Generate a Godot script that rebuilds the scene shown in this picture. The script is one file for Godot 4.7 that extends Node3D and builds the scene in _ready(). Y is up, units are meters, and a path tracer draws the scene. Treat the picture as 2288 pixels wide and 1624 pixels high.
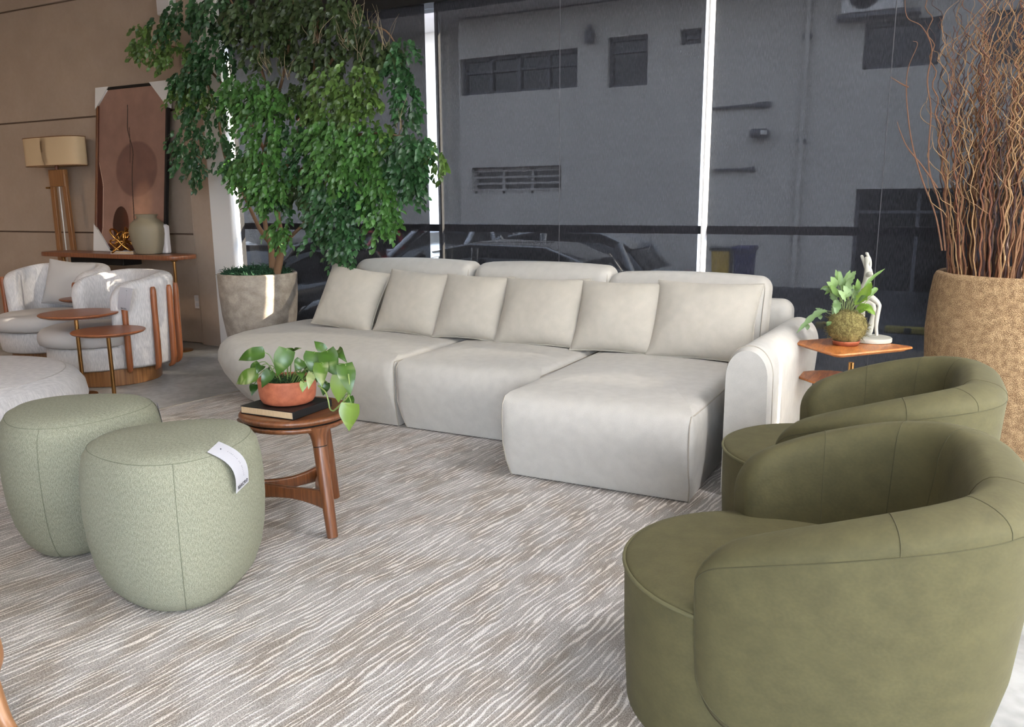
extends Node3D

# ---------------------------------------------------------------- mesh builder
class MB:
	var v := PackedVector3Array()
	var uv := PackedVector2Array()
	var col := PackedColorArray()
	var idx := PackedInt32Array()
	var tint := Color.WHITE
	var colored := false
	func add(p: Vector3, t := Vector2.ZERO) -> int:
		v.append(p); uv.append(t); col.append(tint)
		return v.size() - 1
	func tri(a: int, b: int, c: int) -> void:
		idx.append(a); idx.append(b); idx.append(c)
	func quad(a: int, b: int, c: int, d: int) -> void:
		tri(a, b, c); tri(a, c, d)
	# rings of equal length joined into a surface; a ring may be closed, the ends capped (hard edge)
	func loft(rings: Array, closed := true, cap0 := false, cap1 := false) -> void:
		var n: int = rings[0].size()
		var s := v.size()
		for i in rings.size():
			for j in n:
				add(rings[i][j], Vector2(float(j) / n, float(i) / maxf(1.0, rings.size() - 1)))
		for i in rings.size() - 1:
			for j in (n if closed else n - 1):
				var k := (j + 1) % n
				quad(s + i * n + j, s + i * n + k, s + (i + 1) * n + k, s + (i + 1) * n + j)
		for e in 2:
			if (e == 0 and cap0) or (e == 1 and cap1):
				var r: Array = Array(rings[0] if e == 0 else rings[rings.size() - 1])
				var c := Vector3.ZERO
				for p in r: c += p
				c /= n
				var ci := add(c)
				var f := v.size()
				for p in r: add(p)
				for j in n:
					var k := (j + 1) % n
					if e == 0: tri(ci, f + k, f + j)
					else: tri(ci, f + j, f + k)
	func lathe(prof: Array, seg := 32, c := Vector3.ZERO) -> void:
		var rings := []
		for q in prof:
			var r := []
			for j in seg:
				var a := TAU * j / seg
				r.append(c + Vector3(cos(a) * q.x, q.y, sin(a) * q.x))
			rings.append(r)
		loft(rings, true)
	func tube(path: Array, rad: Array, seg := 8, caps := true) -> void:
		var rings := []
		var up := Vector3(0.13, 0.31, 0.94).normalized()
		for i in path.size():
			var t: Vector3 = path[mini(i + 1, path.size() - 1)] - path[maxi(i - 1, 0)]
			if t.length() < 1e-7: t = Vector3.UP
			t = t.normalized()
			var a := up - t * up.dot(t)
			if a.length() < 0.05: a = Vector3(1, 0.2, 0) - t * t.dot(Vector3(1, 0.2, 0))
			a = a.normalized()
			up = a
			var b := t.cross(a)
			var r := []
			var rr: float = rad[i] if i < rad.size() else rad[rad.size() - 1]
			for j in seg:
				var g := TAU * j / seg
				r.append(path[i] + (a * cos(g) + b * sin(g)) * rr)
			rings.append(r)
		loft(rings, true, caps, caps)
	# box with rounded edges: six welded faces
	func rbox(c: Vector3, size: Vector3, r: float, nr := 2, nm := 1, turn := Basis.IDENTITY) -> void:
		var h := size / 2
		r = minf(r, minf(h.x, minf(h.y, h.z)) * 0.999)
		var ax := []
		for k in 3:
			var m: Array[float] = []
			for i in nr: m.append(-(h[k] - r) - r * tan(PI / 4 * (nr - i) / nr))
			for i in nm + 1: m.append(lerpf(-(h[k] - r), h[k] - r, float(i) / nm))
			for i in nr: m.append((h[k] - r) + r * tan(PI / 4 * (i + 1) / nr))
			ax.append(m)
		var inner := h - Vector3(r, r, r)
		var weld := {}
		for f in 6:
			var k := f / 2
			var k1 := (k + 1) % 3
			var k2 := (k + 2) % 3
			var sgn := 1.0 if f % 2 else -1.0
			var ids := []
			for a in ax[k1]:
				var row := []
				for b in ax[k2]:
					var p := Vector3.ZERO
					p[k] = h[k] * sgn; p[k1] = a; p[k2] = b
					var q := p.clamp(-inner, inner)
					var o := q + (p - q).normalized() * r
					var key := Vector3i((o * 20000.0).round())
					if not weld.has(key):
						weld[key] = add(c + turn * o, Vector2(o[k1], o[k2]))
					row.append(weld[key])
				ids.append(row)
			for i in ids.size() - 1:
				for j in ids[i].size() - 1:
					if sgn > 0: quad(ids[i][j], ids[i + 1][j], ids[i + 1][j + 1], ids[i][j + 1])
					else: quad(ids[i][j], ids[i][j + 1], ids[i + 1][j + 1], ids[i + 1][j])
	func box(c: Vector3, size: Vector3) -> void:      # plain box, sharp edges
		var h := size / 2
		for f in 6:
			var k := f / 2
			var n := Vector3.ZERO; n[k] = 1.0 if f % 2 else -1.0
			var a := Vector3.ZERO; a[(k + 1) % 3] = 1
			var b := Vector3.ZERO; b[(k + 2) % 3] = 1
			var s := v.size()
			for q in [[-1, -1], [1, -1], [1, 1], [-1, 1]]:
				add(c + h * (n + a * q[0] + b * q[1]), Vector2(q[0] * h[(k + 1) % 3], q[1] * h[(k + 2) % 3]))
			if f % 2: quad(s, s + 1, s + 2, s + 3)
			else: quad(s, s + 3, s + 2, s + 1)
	func deform(f: Callable, from := 0) -> void:
		for i in range(from, v.size()): v[i] = f.call(v[i])
	func mesh(shift := Vector3.ZERO, orient := true) -> ArrayMesh:
		var n := PackedVector3Array()
		n.resize(v.size())
		var c := Vector3.ZERO
		for p in v: c += p
		c /= maxi(1, v.size())
		var vol := 0.0
		for t in range(0, idx.size(), 3):
			var a := v[idx[t]]; var b := v[idx[t + 1]]; var d := v[idx[t + 2]]
			vol += (a - c).dot((b - c).cross(d - c))
		var flip := orient and vol < 0
		var out := PackedInt32Array()
		out.resize(idx.size())
		for t in range(0, idx.size(), 3):
			var i0 := idx[t]
			var i1 := idx[t + 2] if flip else idx[t + 1]
			var i2 := idx[t + 1] if flip else idx[t + 2]
			var fn := (v[i1] - v[i0]).cross(v[i2] - v[i0])
			n[i0] += fn; n[i1] += fn; n[i2] += fn
			out[t] = i0; out[t + 1] = i2; out[t + 2] = i1
		for i in n.size():
			n[i] = n[i].normalized() if n[i].length_squared() > 1e-20 else Vector3.UP
			v[i] -= shift
		var arr := []
		arr.resize(Mesh.ARRAY_MAX)
		arr[Mesh.ARRAY_VERTEX] = v
		arr[Mesh.ARRAY_NORMAL] = n
		arr[Mesh.ARRAY_TEX_UV] = uv
		if colored: arr[Mesh.ARRAY_COLOR] = col
		arr[Mesh.ARRAY_INDEX] = out
		var m := ArrayMesh.new()
		m.add_surface_from_arrays(Mesh.PRIMITIVE_TRIANGLES, arr)
		return m

# ---------------------------------------------------------------- scene helpers
const EYE := Vector3(0, 1.3, 0)
const FOCAL := 1800.0          # pixels, of a frame 2288 x 1624
var cam_basis: Basis
var rng := RandomNumberGenerator.new()
var used := {}
var M := {}

func ray(px: float, py: float) -> Vector3:
	return cam_basis * Vector3(px - 1144.0, 812.0 - py, -FOCAL)
func at(px: float, py: float, z: float) -> Vector3:      # the point of the upright plane z = const that was measured at that pixel
	var r := ray(px, py)
	return EYE + r * (z / r.z)
func on(px: float, py: float, h: float) -> Vector3:      # the same on the level plane y = h
	var r := ray(px, py)
	return EYE + r * ((h - EYE.y) / r.y)

func numbered(s: String) -> String:
	var k: int = used.get(s, 0)
	used[s] = k + 1
	return s if k == 0 else "%s_%03d" % [s, k]
func tag(o: Node, label: String, category := "", group := "", kind := "") -> Node:
	o.set_meta("label", label)
	if category: o.set_meta("category", category)
	if group: o.set_meta("group", group)
	if kind: o.set_meta("kind", kind)
	return o
func thing(called: String, label: String, category: String, pos := Vector3.ZERO, turn := 0.0, group := "") -> Node3D:
	var o := Node3D.new()
	o.name = numbered(called)
	add_child(o)
	o.position = pos; o.rotation.y = turn
	tag(o, label, category, group)
	return o
func obj(called: String, mb: MB, m: Material, parent: Node = null, world := false, orient := true) -> MeshInstance3D:
	var o := MeshInstance3D.new()
	var sh := Vector3.ZERO
	var q := parent
	while world and q and q != self:
		sh += q.position
		q = q.get_parent()
	o.mesh = mb.mesh(sh, orient)
	o.material_override = null
	o.mesh.surface_set_material(0, m)
	if parent == null or parent == self:
		o.name = numbered(called)
		add_child(o)
	else:
		o.name = part_name(called, parent)
		parent.add_child(o, true)
	return o
func part_name(called: String, parent: Node) -> String:
	var k := 0
	var s := called
	while parent.has_node(s):
		k += 1
		s = "%s_%03d" % [called, k]
	return s
func struct(called: String, mb: MB, m: Material, label: String, parent: Node = null) -> MeshInstance3D:
	var o := obj(called, mb, m, parent)
	if parent == null: tag(o, label, "", "", "structure")
	return o

func smooth(path: Array, n: int) -> Array:       # Catmull-Rom through the given points
	var out := []
	for i in n + 1:
		var t := float(i) / n * (path.size() - 1)
		var k := mini(int(t), path.size() - 2)
		var a = path[maxi(k - 1, 0)]; var b = path[k]; var c = path[k + 1]; var d = path[mini(k + 2, path.size() - 1)]
		out.append(b.cubic_interpolate(c, a, d, t - k) if not (b is float or b is int) else cubic_interpolate(b, c, a, d, t - k))
	return out
func round_poly(pts: Array, radii: Array, per := 6) -> Array:     # outline with its corners rounded
	var out := []
	var n := pts.size()
	for i in n:
		var p: Vector2 = pts[i]
		var r: float = radii[i % radii.size()]
		var a: Vector2 = p + (pts[(i + n - 1) % n] - p).normalized() * r
		var b: Vector2 = p + (pts[(i + 1) % n] - p).normalized() * r
		for k in per + 1:
			var t := float(k) / per
			out.append(a.lerp(p, t).lerp(p.lerp(b, t), t))
	return out
func even(outline: Array, n: int) -> Array:       # the outline again in n even steps
	var total := 0.0
	for i in outline.size(): total += outline[i].distance_to(outline[(i + 1) % outline.size()])
	var out := []
	var k := 0
	var done := 0.0
	for i in n:
		var want := total * i / n
		var l: float = outline[k].distance_to(outline[(k + 1) % outline.size()])
		while done + l < want:
			done += l
			k += 1
			l = outline[k % outline.size()].distance_to(outline[(k + 1) % outline.size()])
		out.append(outline[k % outline.size()].lerp(outline[(k + 1) % outline.size()], (want - done) / maxf(l, 1e-6)))
	return out
func oval(a: float, b: float, n := 48, e := 2.0) -> Array:
	var out := []
	for i in n:
		var t := TAU * i / n
		out.append(Vector2(a * signf(cos(t)) * pow(absf(cos(t)), 2.0 / e), b * signf(sin(t)) * pow(absf(sin(t)), 2.0 / e)))
	return out
# an upholstered block: outline (x, z) swept up the profile (inset, height); where the weight is 0 the second profile holds
func pad(mb: MB, outline: Array, prof: Array, crown := 0.0, weight: Array = [], prof2: Array = []) -> Array:
	var n := outline.size()
	var mid := Vector2.ZERO
	for p in outline: mid += p
	mid /= n
	var area := 0.0
	for i in n: area += outline[i].cross(outline[(i + 1) % n])
	var nrm := []
	for i in n:
		var t: Vector2 = (outline[(i + 1) % n] - outline[(i + n - 1) % n]).normalized()
		nrm.append(Vector2(t.y, -t.x) * signf(area))
	var rings := []
	for k in prof.size():
		var r := []
		for i in n:
			var q: Vector2 = prof[k]
			if weight.size(): q = prof2[k].lerp(q, weight[i] if k < 4 else minf(weight[i], 1.15))
			var p: Vector2 = outline[i] - nrm[i] * q.x
			r.append(Vector3(p.x, q.y, p.y))
		rings.append(r)
	var last: Array = rings[rings.size() - 1]
	for s in [0.8, 0.6, 0.4, 0.2, 0.0]:
		var r := []
		for i in n:
			var p: Vector3 = last[i].lerp(Vector3(mid.x, last[i].y, mid.y), 1.0 - s)
			r.append(p + Vector3(0, crown * (1.0 - s * s), 0))
		rings.append(r)
	mb.loft(rings, true, true, false)
	return rings
func slab(mb: MB, outline: Array, y0: float, y1: float, bev: float, chamfer := 0.0, mid := Vector2.ZERO) -> void:   # a board with softened rims; chamfer undercuts its lower edge
	var rings := []
	for q in [[bev * 0.7 + chamfer, y0], [chamfer, y0 + bev * 0.5], [0.0, y1 - bev * 1.6], [0.0, y1 - bev], [bev * 0.3, y1 - bev * 0.3], [bev, y1]]:
		var r := []
		for p in outline:
			var d: Vector2 = p - mid
			var s: Vector2 = mid + d * (1.0 - q[0] / d.length())
			r.append(Vector3(s.x, q[1], s.y))
		rings.append(r)
	mb.loft(rings, true, true, true)
func pillow(mb: MB, w: float, h: float, t: float, n := 14, seed_ := 0) -> void:    # x right, y up, z front; centre at the origin
	var nz := FastNoiseLite.new()
	nz.seed = seed_; nz.frequency = 3.0
	for side in [1.0, -1.0]:
		var s := mb.v.size()
		for i in n + 1:
			for j in n + 1:
				var u := sin((float(i) / n - 0.5) * PI)
				var q := sin((float(j) / n - 0.5) * PI)
				var th := pow(maxf(0.0, (1.0 - pow(absf(u), 2.4)) * (1.0 - pow(absf(q), 2.4))), 0.5)
				var x := w / 2 * u * (1.0 - 0.075 * (1.0 - q * q) * absf(u))
				var y := h / 2 * q * (1.0 - 0.06 * (1.0 - u * u) * absf(q))
				var wob := nz.get_noise_3d(x * 1.5, y * 1.5, side) * 0.012 * th
				mb.add(Vector3(x, y, side * (t / 2 * th + wob)), Vector2(x, y))
		for i in n:
			for j in n:
				var a := s + i * (n + 1) + j
				if side > 0: mb.quad(a, a + n + 1, a + n + 2, a + 1)
				else: mb.quad(a, a + 1, a + n + 2, a + n + 1)
func pillow_edge(w: float, h: float, n := 10) -> Array:
	var out := []
	for e in 4:
		for i in n:
			var u := sin((float(i) / n - 0.5) * PI)
			var x := w / 2 * (1.0 - 0.075 * (1.0 - u * u))
			var y := h / 2 * (1.0 - 0.06 * (1.0 - u * u))
			out.append([Vector3(u * w / 2, -y, 0), Vector3(x, u * h / 2, 0), Vector3(-u * w / 2, y, 0), Vector3(-x, -u * h / 2, 0)][e])
	out.append(out[0])
	return out
# a leaf from base to tip: outline kind "heart", "oval" or "lance"; bend droops it, fold makes the V of its midrib
func leaf(mb: MB, a: Vector3, b: Vector3, width: float, face: Vector3, kind := "oval", bend := 0.15, fold := 0.2, n := 6) -> void:
	var l := b - a
	var len_ := l.length()
	var d := l / maxf(len_, 1e-6)
	var nrm := (face - d * face.dot(d)).normalized()
	var side := d.cross(nrm)
	var s := mb.v.size()
	for i in n + 1:
		var t := float(i) / n
		var w := 0.0
		match kind:
			"heart": w = sin(PI * pow(t * 0.94 + 0.06, 0.62)) * (1.0 - 0.15 * t)
			"lance": w = sin(PI * pow(t * 0.96 + 0.04, 0.9)) 
			_: w = sin(PI * pow(t * 0.97 + 0.03, 0.75))
		if i == n: w = 0.0
		w *= width / 2
		var arch := sin(PI * t) * bend * len_
		var c := a + l * t + nrm * arch
		var back := d * (-0.10 * len_ if kind == "heart" and i == 1 else 0.0)
		mb.add(c + side * w + nrm * w * fold + back, Vector2(0, t))
		mb.add(c - nrm * 0.0, Vector2(0.5, t))
		mb.add(c - side * w + nrm * w * fold + back, Vector2(1, t))
	for i in n:
		var k := s + i * 3
		mb.quad(k, k + 1, k + 4, k + 3)
		mb.quad(k + 1, k + 2, k + 5, k + 4)

# ---------------------------------------------------------------- computed textures
func noise_bytes(w: int, h: int, freq: float, seed_: int, oct := 3, kind := FastNoiseLite.TYPE_SIMPLEX, fractal := FastNoiseLite.FRACTAL_FBM) -> PackedByteArray:
	var n := FastNoiseLite.new()
	n.seed = seed_; n.frequency = freq; n.noise_type = kind
	n.fractal_type = fractal if oct > 1 else FastNoiseLite.FRACTAL_NONE
	n.fractal_octaves = oct
	var im := n.get_seamless_image(w, h)
	im.convert(Image.FORMAT_L8)
	return im.get_data()
func streaks(w: int, h: int, along: int, freq: float, seed_: int, oct := 3, kind := FastNoiseLite.TYPE_SIMPLEX, fractal := FastNoiseLite.FRACTAL_FBM) -> PackedByteArray:   # noise drawn out along v
	var n := FastNoiseLite.new()
	n.seed = seed_; n.frequency = freq; n.noise_type = kind
	n.fractal_type = fractal if oct > 1 else FastNoiseLite.FRACTAL_NONE
	n.fractal_octaves = oct
	var im := n.get_seamless_image(w, h / along)
	im.convert(Image.FORMAT_L8)
	im.resize(w, h, Image.INTERPOLATE_CUBIC)
	return im.get_data()
func tex(w: int, h: int, data: PackedByteArray, format := Image.FORMAT_L8) -> ImageTexture:
	return ImageTexture.create_from_image(Image.create_from_data(w, h, false, format, data))
func ramp_tex(w: int, h: int, data: PackedByteArray, lo: Color, hi: Color, contrast := 1.0) -> ImageTexture:
	var out := PackedByteArray()
	out.resize(w * h * 3)
	var lut := []
	for i in 256:
		var c := lo.lerp(hi, clampf((i / 255.0 - 0.5) * contrast + 0.5, 0, 1))
		lut.append([c.r8, c.g8, c.b8])
	for i in w * h:
		var c: Array = lut[data[i]]
		out[i * 3] = c[0]; out[i * 3 + 1] = c[1]; out[i * 3 + 2] = c[2]
	return tex(w, h, out, Image.FORMAT_RGB8)
func blend(a: PackedByteArray, b: PackedByteArray, k: float) -> PackedByteArray:
	var out := PackedByteArray()
	out.resize(a.size())
	for i in a.size(): out[i] = int(a[i] * (1.0 - k) + b[i] * k)
	return out
func mat(called: String, c: Color, rough := 0.8, metal := 0.0) -> StandardMaterial3D:
	var m := StandardMaterial3D.new()
	m.resource_name = called
	m.albedo_color = c
	m.roughness = rough
	m.metallic = metal
	M[called] = m
	return m
func tri_tex(m: StandardMaterial3D, t: Texture2D, per_metre: Vector3, bump: Texture2D = null, depth := 0.0) -> StandardMaterial3D:
	m.albedo_texture = t
	m.uv1_triplanar = true
	m.uv1_scale = per_metre
	m.uv1_triplanar_sharpness = 4.0
	if bump:
		m.heightmap_enabled = true
		m.heightmap_texture = bump
		m.heightmap_scale = depth
	return m

func build_materials() -> void:
	var fine := noise_bytes(512, 512, 0.16, 3, 2)
	var cloth_a := noise_bytes(512, 512, 0.3, 5, 2)
	var cloth_b := streaks(512, 512, 8, 0.25, 6, 2)
	var blotch := noise_bytes(512, 512, 0.012, 7, 4)
	var grain_a := streaks(512, 512, 16, 0.035, 9, 4)
	var grain_b := streaks(512, 512, 32, 0.2, 10, 2)
	var t_fine := tex(512, 512, fine)
	# woven cloth: crossing threads
	var weave := PackedByteArray()
	weave.resize(512 * 512)
	for y in 512:
		for x in 512:
			var a := sin(TAU * (x + y * 0.5) / 6.4) * 0.5 + sin(TAU * (y - x * 0.5) / 6.4) * 0.5
			weave[y * 512 + x] = int(clampf(128 + a * 80 + (cloth_a[y * 512 + x] - 128) * 0.7, 0, 255))
	var t_weave := tex(512, 512, weave)
	var sofa_cloth := blend(cloth_a, blotch, 0.35)
	var m := tri_tex(mat("sofa_fabric", Color(0.765, 0.75, 0.72), 0.92), ramp_tex(512, 512, sofa_cloth, Color(0.9, 0.9, 0.9), Color(1, 1, 1), 1.4), Vector3(1.7, 1.7, 1.7), t_weave, 0.04)
	m.rim_enabled = true; m.rim = 0.25; m.rim_tint = 0.5
	m = tri_tex(mat("cushion_fabric", Color(0.74, 0.715, 0.665), 0.9), ramp_tex(512, 512, sofa_cloth, Color(0.9, 0.9, 0.9), Color(1, 1, 1), 1.3), Vector3(1.9, 1.9, 1.9), t_weave, 0.04)
	m.rim_enabled = true; m.rim = 0.3; m.rim_tint = 0.5
	mat("sofa_piping", Color(0.66, 0.63, 0.58), 0.9)
	# velvet: brushed patches
	var nap := blend(blotch, noise_bytes(512, 512, 0.03, 21, 4), 0.5)
	m = tri_tex(mat("velvet", Color(0.350, 0.330, 0.208), 0.8), ramp_tex(512, 512, blend(nap, fine, 0.25), Color(0.86, 0.86, 0.85), Color(1, 1, 1), 1.5), Vector3(0.9, 1.1, 0.9), t_fine, 0.02)
	m.rim_enabled = true; m.rim = 0.22; m.rim_tint = 0.8
	mat("velvet_seam", Color(0.29, 0.275, 0.18), 0.9)
	m = mat("velvet_piping", Color(0.37, 0.355, 0.24), 0.8)
	m.rim_enabled = true; m.rim = 0.4; m.rim_tint = 0.8
	# ottoman tweed
	var tweed := blend(blend(cloth_a, cloth_b, 0.5), fine, 0.35)
	m = tri_tex(mat("green_tweed", Color(1, 1, 1), 0.95), ramp_tex(512, 512, tweed, Color(0.39, 0.40, 0.335), Color(0.665, 0.665, 0.59), 2.2), Vector3(3.4, 3.4, 3.4), t_weave, 0.06)
	mat("tweed_seam", Color(0.43, 0.44, 0.37), 0.95)
	# pale heather with grey slubs running upright
	var slub := streaks(512, 512, 8, 0.09, 31, 3)
	m = tri_tex(mat("pale_heather", Color(1, 1, 1), 0.95), ramp_tex(512, 512, blend(slub, cloth_a, 0.3), Color(0.71, 0.70, 0.705), Color(0.84, 0.825, 0.82), 1.6), Vector3(2.3, 2.3, 2.3), t_weave, 0.1)
	m = tri_tex(mat("pale_seat", Color(0.78, 0.765, 0.755), 0.95), t_fine, Vector3(2, 2, 2))
	m.albedo_texture = ramp_tex(512, 512, cloth_a, Color(0.86, 0.86, 0.86), Color(1, 1, 1), 1.5)
	# woods
	var t_grain := blend(grain_a, grain_b, 0.4)
	for w in [["walnut", Color(0.35, 0.20, 0.11), Color(0.50, 0.31, 0.18), 0.32, Vector3(3, 1.2, 3)], ["table_oak", Color(0.62, 0.36, 0.16), Color(0.82, 0.52, 0.27), 0.4, Vector3(1.2, 1.2, 3)], ["teak", Color(0.41, 0.235, 0.14), Color(0.55, 0.335, 0.21), 0.4, Vector3(3, 1.0, 3)], ["slat_wood", Color(0.48, 0.265, 0.14), Color(0.62, 0.365, 0.20), 0.4, Vector3(3, 1.0, 3)], ["base_oak", Color(0.46, 0.30, 0.16), Color(0.62, 0.43, 0.25), 0.5, Vector3(3, 1.0, 3)], ["honey_wood", Color(0.56, 0.39, 0.25), Color(0.66, 0.48, 0.33), 0.4, Vector3(3, 1, 3)]]:
		m = tri_tex(mat(w[0], Color(1, 1, 1), w[3]), ramp_tex(512, 512, t_grain, w[1], w[2], 1.7), w[4])
		m.clearcoat_enabled = true; m.clearcoat = 0.25; m.clearcoat_roughness = 0.3
	mat("edge_wood", Color(0.42, 0.26, 0.22), 0.5)
	mat("brass", Color(0.62, 0.46, 0.28), 0.3, 1.0)
	mat("gold", Color(0.75, 0.56, 0.30), 0.22, 1.0)
	mat("dark_metal", Color(0.05, 0.05, 0.055), 0.45)
	mat("black", Color(0.016, 0.016, 0.02), 0.6)
	mat("groove", Color(0.03, 0.02, 0.015), 0.7)
	# rug
	M["rug"] = rug_material()
	# concrete floor, wall
	var con := blend(noise_bytes(512, 512, 0.008, 41, 5), noise_bytes(512, 512, 0.06, 42, 4), 0.35)
	m = tri_tex(mat("concrete", Color(1, 1, 1), 0.42), ramp_tex(512, 512, con, Color(0.56, 0.56, 0.55), Color(0.72, 0.72, 0.71), 1.8), Vector3(0.4, 0.4, 0.4), t_fine, 0.02)
	m.uv1_world_triplanar = true
	m = tri_tex(mat("wall_paint", Color(1, 1, 1), 0.9), ramp_tex(512, 512, con, Color(0.64, 0.565, 0.50), Color(0.68, 0.605, 0.54), 1.0), Vector3(0.5, 0.5, 0.5), t_fine, 0.05)
	mat("wall_joint", Color(0.42, 0.34, 0.28), 0.9)
	mat("column_white", Color(0.86, 0.85, 0.84), 0.8)
	mat("ceiling_paint", Color(0.80, 0.78, 0.75), 0.9)
	mat("white_plastic", Color(0.80, 0.78, 0.78), 0.5)
	m = mat("card", Color(0.72, 0.72, 0.745), 0.6)
	mat("ink", Color(0.05, 0.07, 0.13), 0.7)
	mat("soft_ink", Color(0.22, 0.24, 0.30), 0.7)
	# planters
	var stone := blend(noise_bytes(512, 512, 0.014, 51, 5), noise_bytes(512, 512, 0.05, 52, 3, FastNoiseLite.TYPE_SIMPLEX, FastNoiseLite.FRACTAL_RIDGED), 0.3)
	m = tri_tex(mat("grey_stone", Color(1, 1, 1), 0.75), ramp_tex(512, 512, stone, Color(0.56, 0.52, 0.47), Color(0.70, 0.655, 0.605), 1.6), Vector3(1.1, 1.1, 1.1), t_fine, 0.05)
	var pebble := noise_bytes(512, 512, 0.045, 61, 1, FastNoiseLite.TYPE_CELLULAR)
	var speck := noise_bytes(512, 512, 0.11, 62, 2)
	m = tri_tex(mat("pebble_dash", Color(1, 1, 1), 0.9), ramp_tex(512, 512, blend(speck, blotch, 0.3), Color(0.43, 0.32, 0.21), Color(0.78, 0.66, 0.50), 2.1), Vector3(3.0, 3.0, 3.0), tex(512, 512, blend(pebble, speck, 0.5)), 0.5)
	m = tri_tex(mat("terracotta", Color(1, 1, 1), 0.6), ramp_tex(512, 512, stone, Color(0.58, 0.31, 0.21), Color(0.71, 0.41, 0.29), 1.3), Vector3(3, 3, 3))
	mat("soil", Color(0.07, 0.055, 0.045), 1.0)
	mat("bark", Color(0.40, 0.28, 0.20), 0.9)
	M["bark"].vertex_color_use_as_albedo = true
	M["bark"].albedo_color = Color.WHITE
	# leaves take their own tone from vertex colours
	for q in [["tree_leaf", 0.36, Color(0.25, 0.35, 0.05)], ["pothos_leaf", 0.3, Color(0.3, 0.42, 0.08)], ["fern_leaf", 0.4, Color(0.3, 0.42, 0.2)], ["moss", 0.95, Color(0, 0, 0)], ["twig", 0.8, Color(0, 0, 0)]]:
		m = mat(q[0], Color.WHITE, q[1])
		m.vertex_color_use_as_albedo = true
		m.cull_mode = BaseMaterial3D.CULL_DISABLED
		if q[2].g > 0:
			m.backlight_enabled = true
			m.backlight = q[2]
	m = tri_tex(mat("moss_ball", Color(1, 1, 1), 1.0), ramp_tex(512, 512, blend(speck, nap, 0.5), Color(0.34, 0.28, 0.14), Color(0.76, 0.72, 0.46), 2.4), Vector3(5, 5, 5), tex(512, 512, speck), 0.6)
	mat("statue_stone", Color(0.72, 0.71, 0.66), 0.7)
	mat("vase_glaze", Color(0.52, 0.48, 0.40), 0.6)
	m = mat("lamp_linen", Color(0.80, 0.70, 0.56), 0.95)
	m.backlight_enabled = true; m.backlight = Color(0.3, 0.25, 0.18)
	mat("book_black", Color(0.03, 0.032, 0.038), 0.5)
	m = tri_tex(mat("book_paper", Color(1, 1, 1), 0.9), ramp_tex(512, 512, grain_b, Color(0.70, 0.60, 0.47), Color(0.82, 0.72, 0.58), 1.2), Vector3(6, 6, 6))
	# outside
	m = tri_tex(mat("asphalt", Color(1, 1, 1), 0.9), ramp_tex(512, 512, con, Color(0.20, 0.20, 0.21), Color(0.28, 0.28, 0.29), 1.5), Vector3(0.3, 0.3, 0.3))
	m = tri_tex(mat("render_white", Color(1, 1, 1), 0.9), ramp_tex(512, 512, con, Color(0.74, 0.72, 0.69), Color(0.80, 0.78, 0.75), 1.2), Vector3(0.3, 0.3, 0.3))
	mat("soffit", Color(0.86, 0.85, 0.83), 0.9)
	mat("far_glass", Color(0.035, 0.04, 0.05), 0.1)
	mat("far_frame", Color(0.33, 0.33, 0.35), 0.5)
	mat("louvre_metal", Color(0.66, 0.64, 0.62), 0.5)
	for q in [["car_red", Color(0.66, 0.04, 0.09)], ["car_dark", Color(0.03, 0.035, 0.045)], ["car_silver", Color(0.72, 0.73, 0.75)], ["car_grey", Color(0.46, 0.48, 0.50)], ["car_navy", Color(0.02, 0.025, 0.05)]]:
		m = mat(q[0], q[1], 0.3)
		m.clearcoat_enabled = true; m.clearcoat = 1.0; m.clearcoat_roughness = 0.05
	mat("car_window", Color(0.02, 0.025, 0.03), 0.08)
	mat("tyre", Color(0.02, 0.02, 0.02), 0.9)
	mat("tail_lens", Color(0.55, 0.02, 0.04), 0.2)
	mat("bin_blue", Color(0.02, 0.10, 0.34), 0.5)
	mat("bin_yellow", Color(0.82, 0.66, 0.06), 0.5)
	mat("kerb_yellow", Color(0.52, 0.47, 0.20), 0.8)
	m = mat("pane", Color(0.85, 0.92, 0.92, 0.06), 0.02)
	m.transparency = BaseMaterial3D.TRANSPARENCY_ALPHA
	m = mat("white_cloth", Color(0.92, 0.92, 0.90), 0.9)
	m.backlight_enabled = true; m.backlight = Color(1, 1, 1)
	M["screen"] = screen_material()

func screen_material() -> StandardMaterial3D:      # black sun-screen mesh: mostly cloth, a few per cent of openings
	var a := streaks(1024, 512, 16, 0.45, 71, 1)
	var b := streaks(1024, 512, 8, 0.16, 72, 2)
	var c := noise_bytes(1024, 512, 0.4, 73, 1)
	var out := PackedByteArray()
	out.resize(1024 * 512 * 4)
	for i in 1024 * 512:
		var s := (a[i] - 128) * 0.4 + (b[i] - 128) * 0.3 + (c[i] - 128) * 0.3
		var g := int(clampf(46 + s * 0.28, 0, 255))
		out[i * 4] = g; out[i * 4 + 1] = g; out[i * 4 + 2] = mini(g + 4, 255)
		out[i * 4 + 3] = 246
	var m := mat("screen", Color.WHITE, 0.9)
	m.albedo_texture = tex(1024, 512, out, Image.FORMAT_RGBA8)
	m.transparency = BaseMaterial3D.TRANSPARENCY_ALPHA
	m.cull_mode = BaseMaterial3D.CULL_DISABLED
	m.specular_mode = BaseMaterial3D.SPECULAR_DISABLED
	return m

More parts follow.
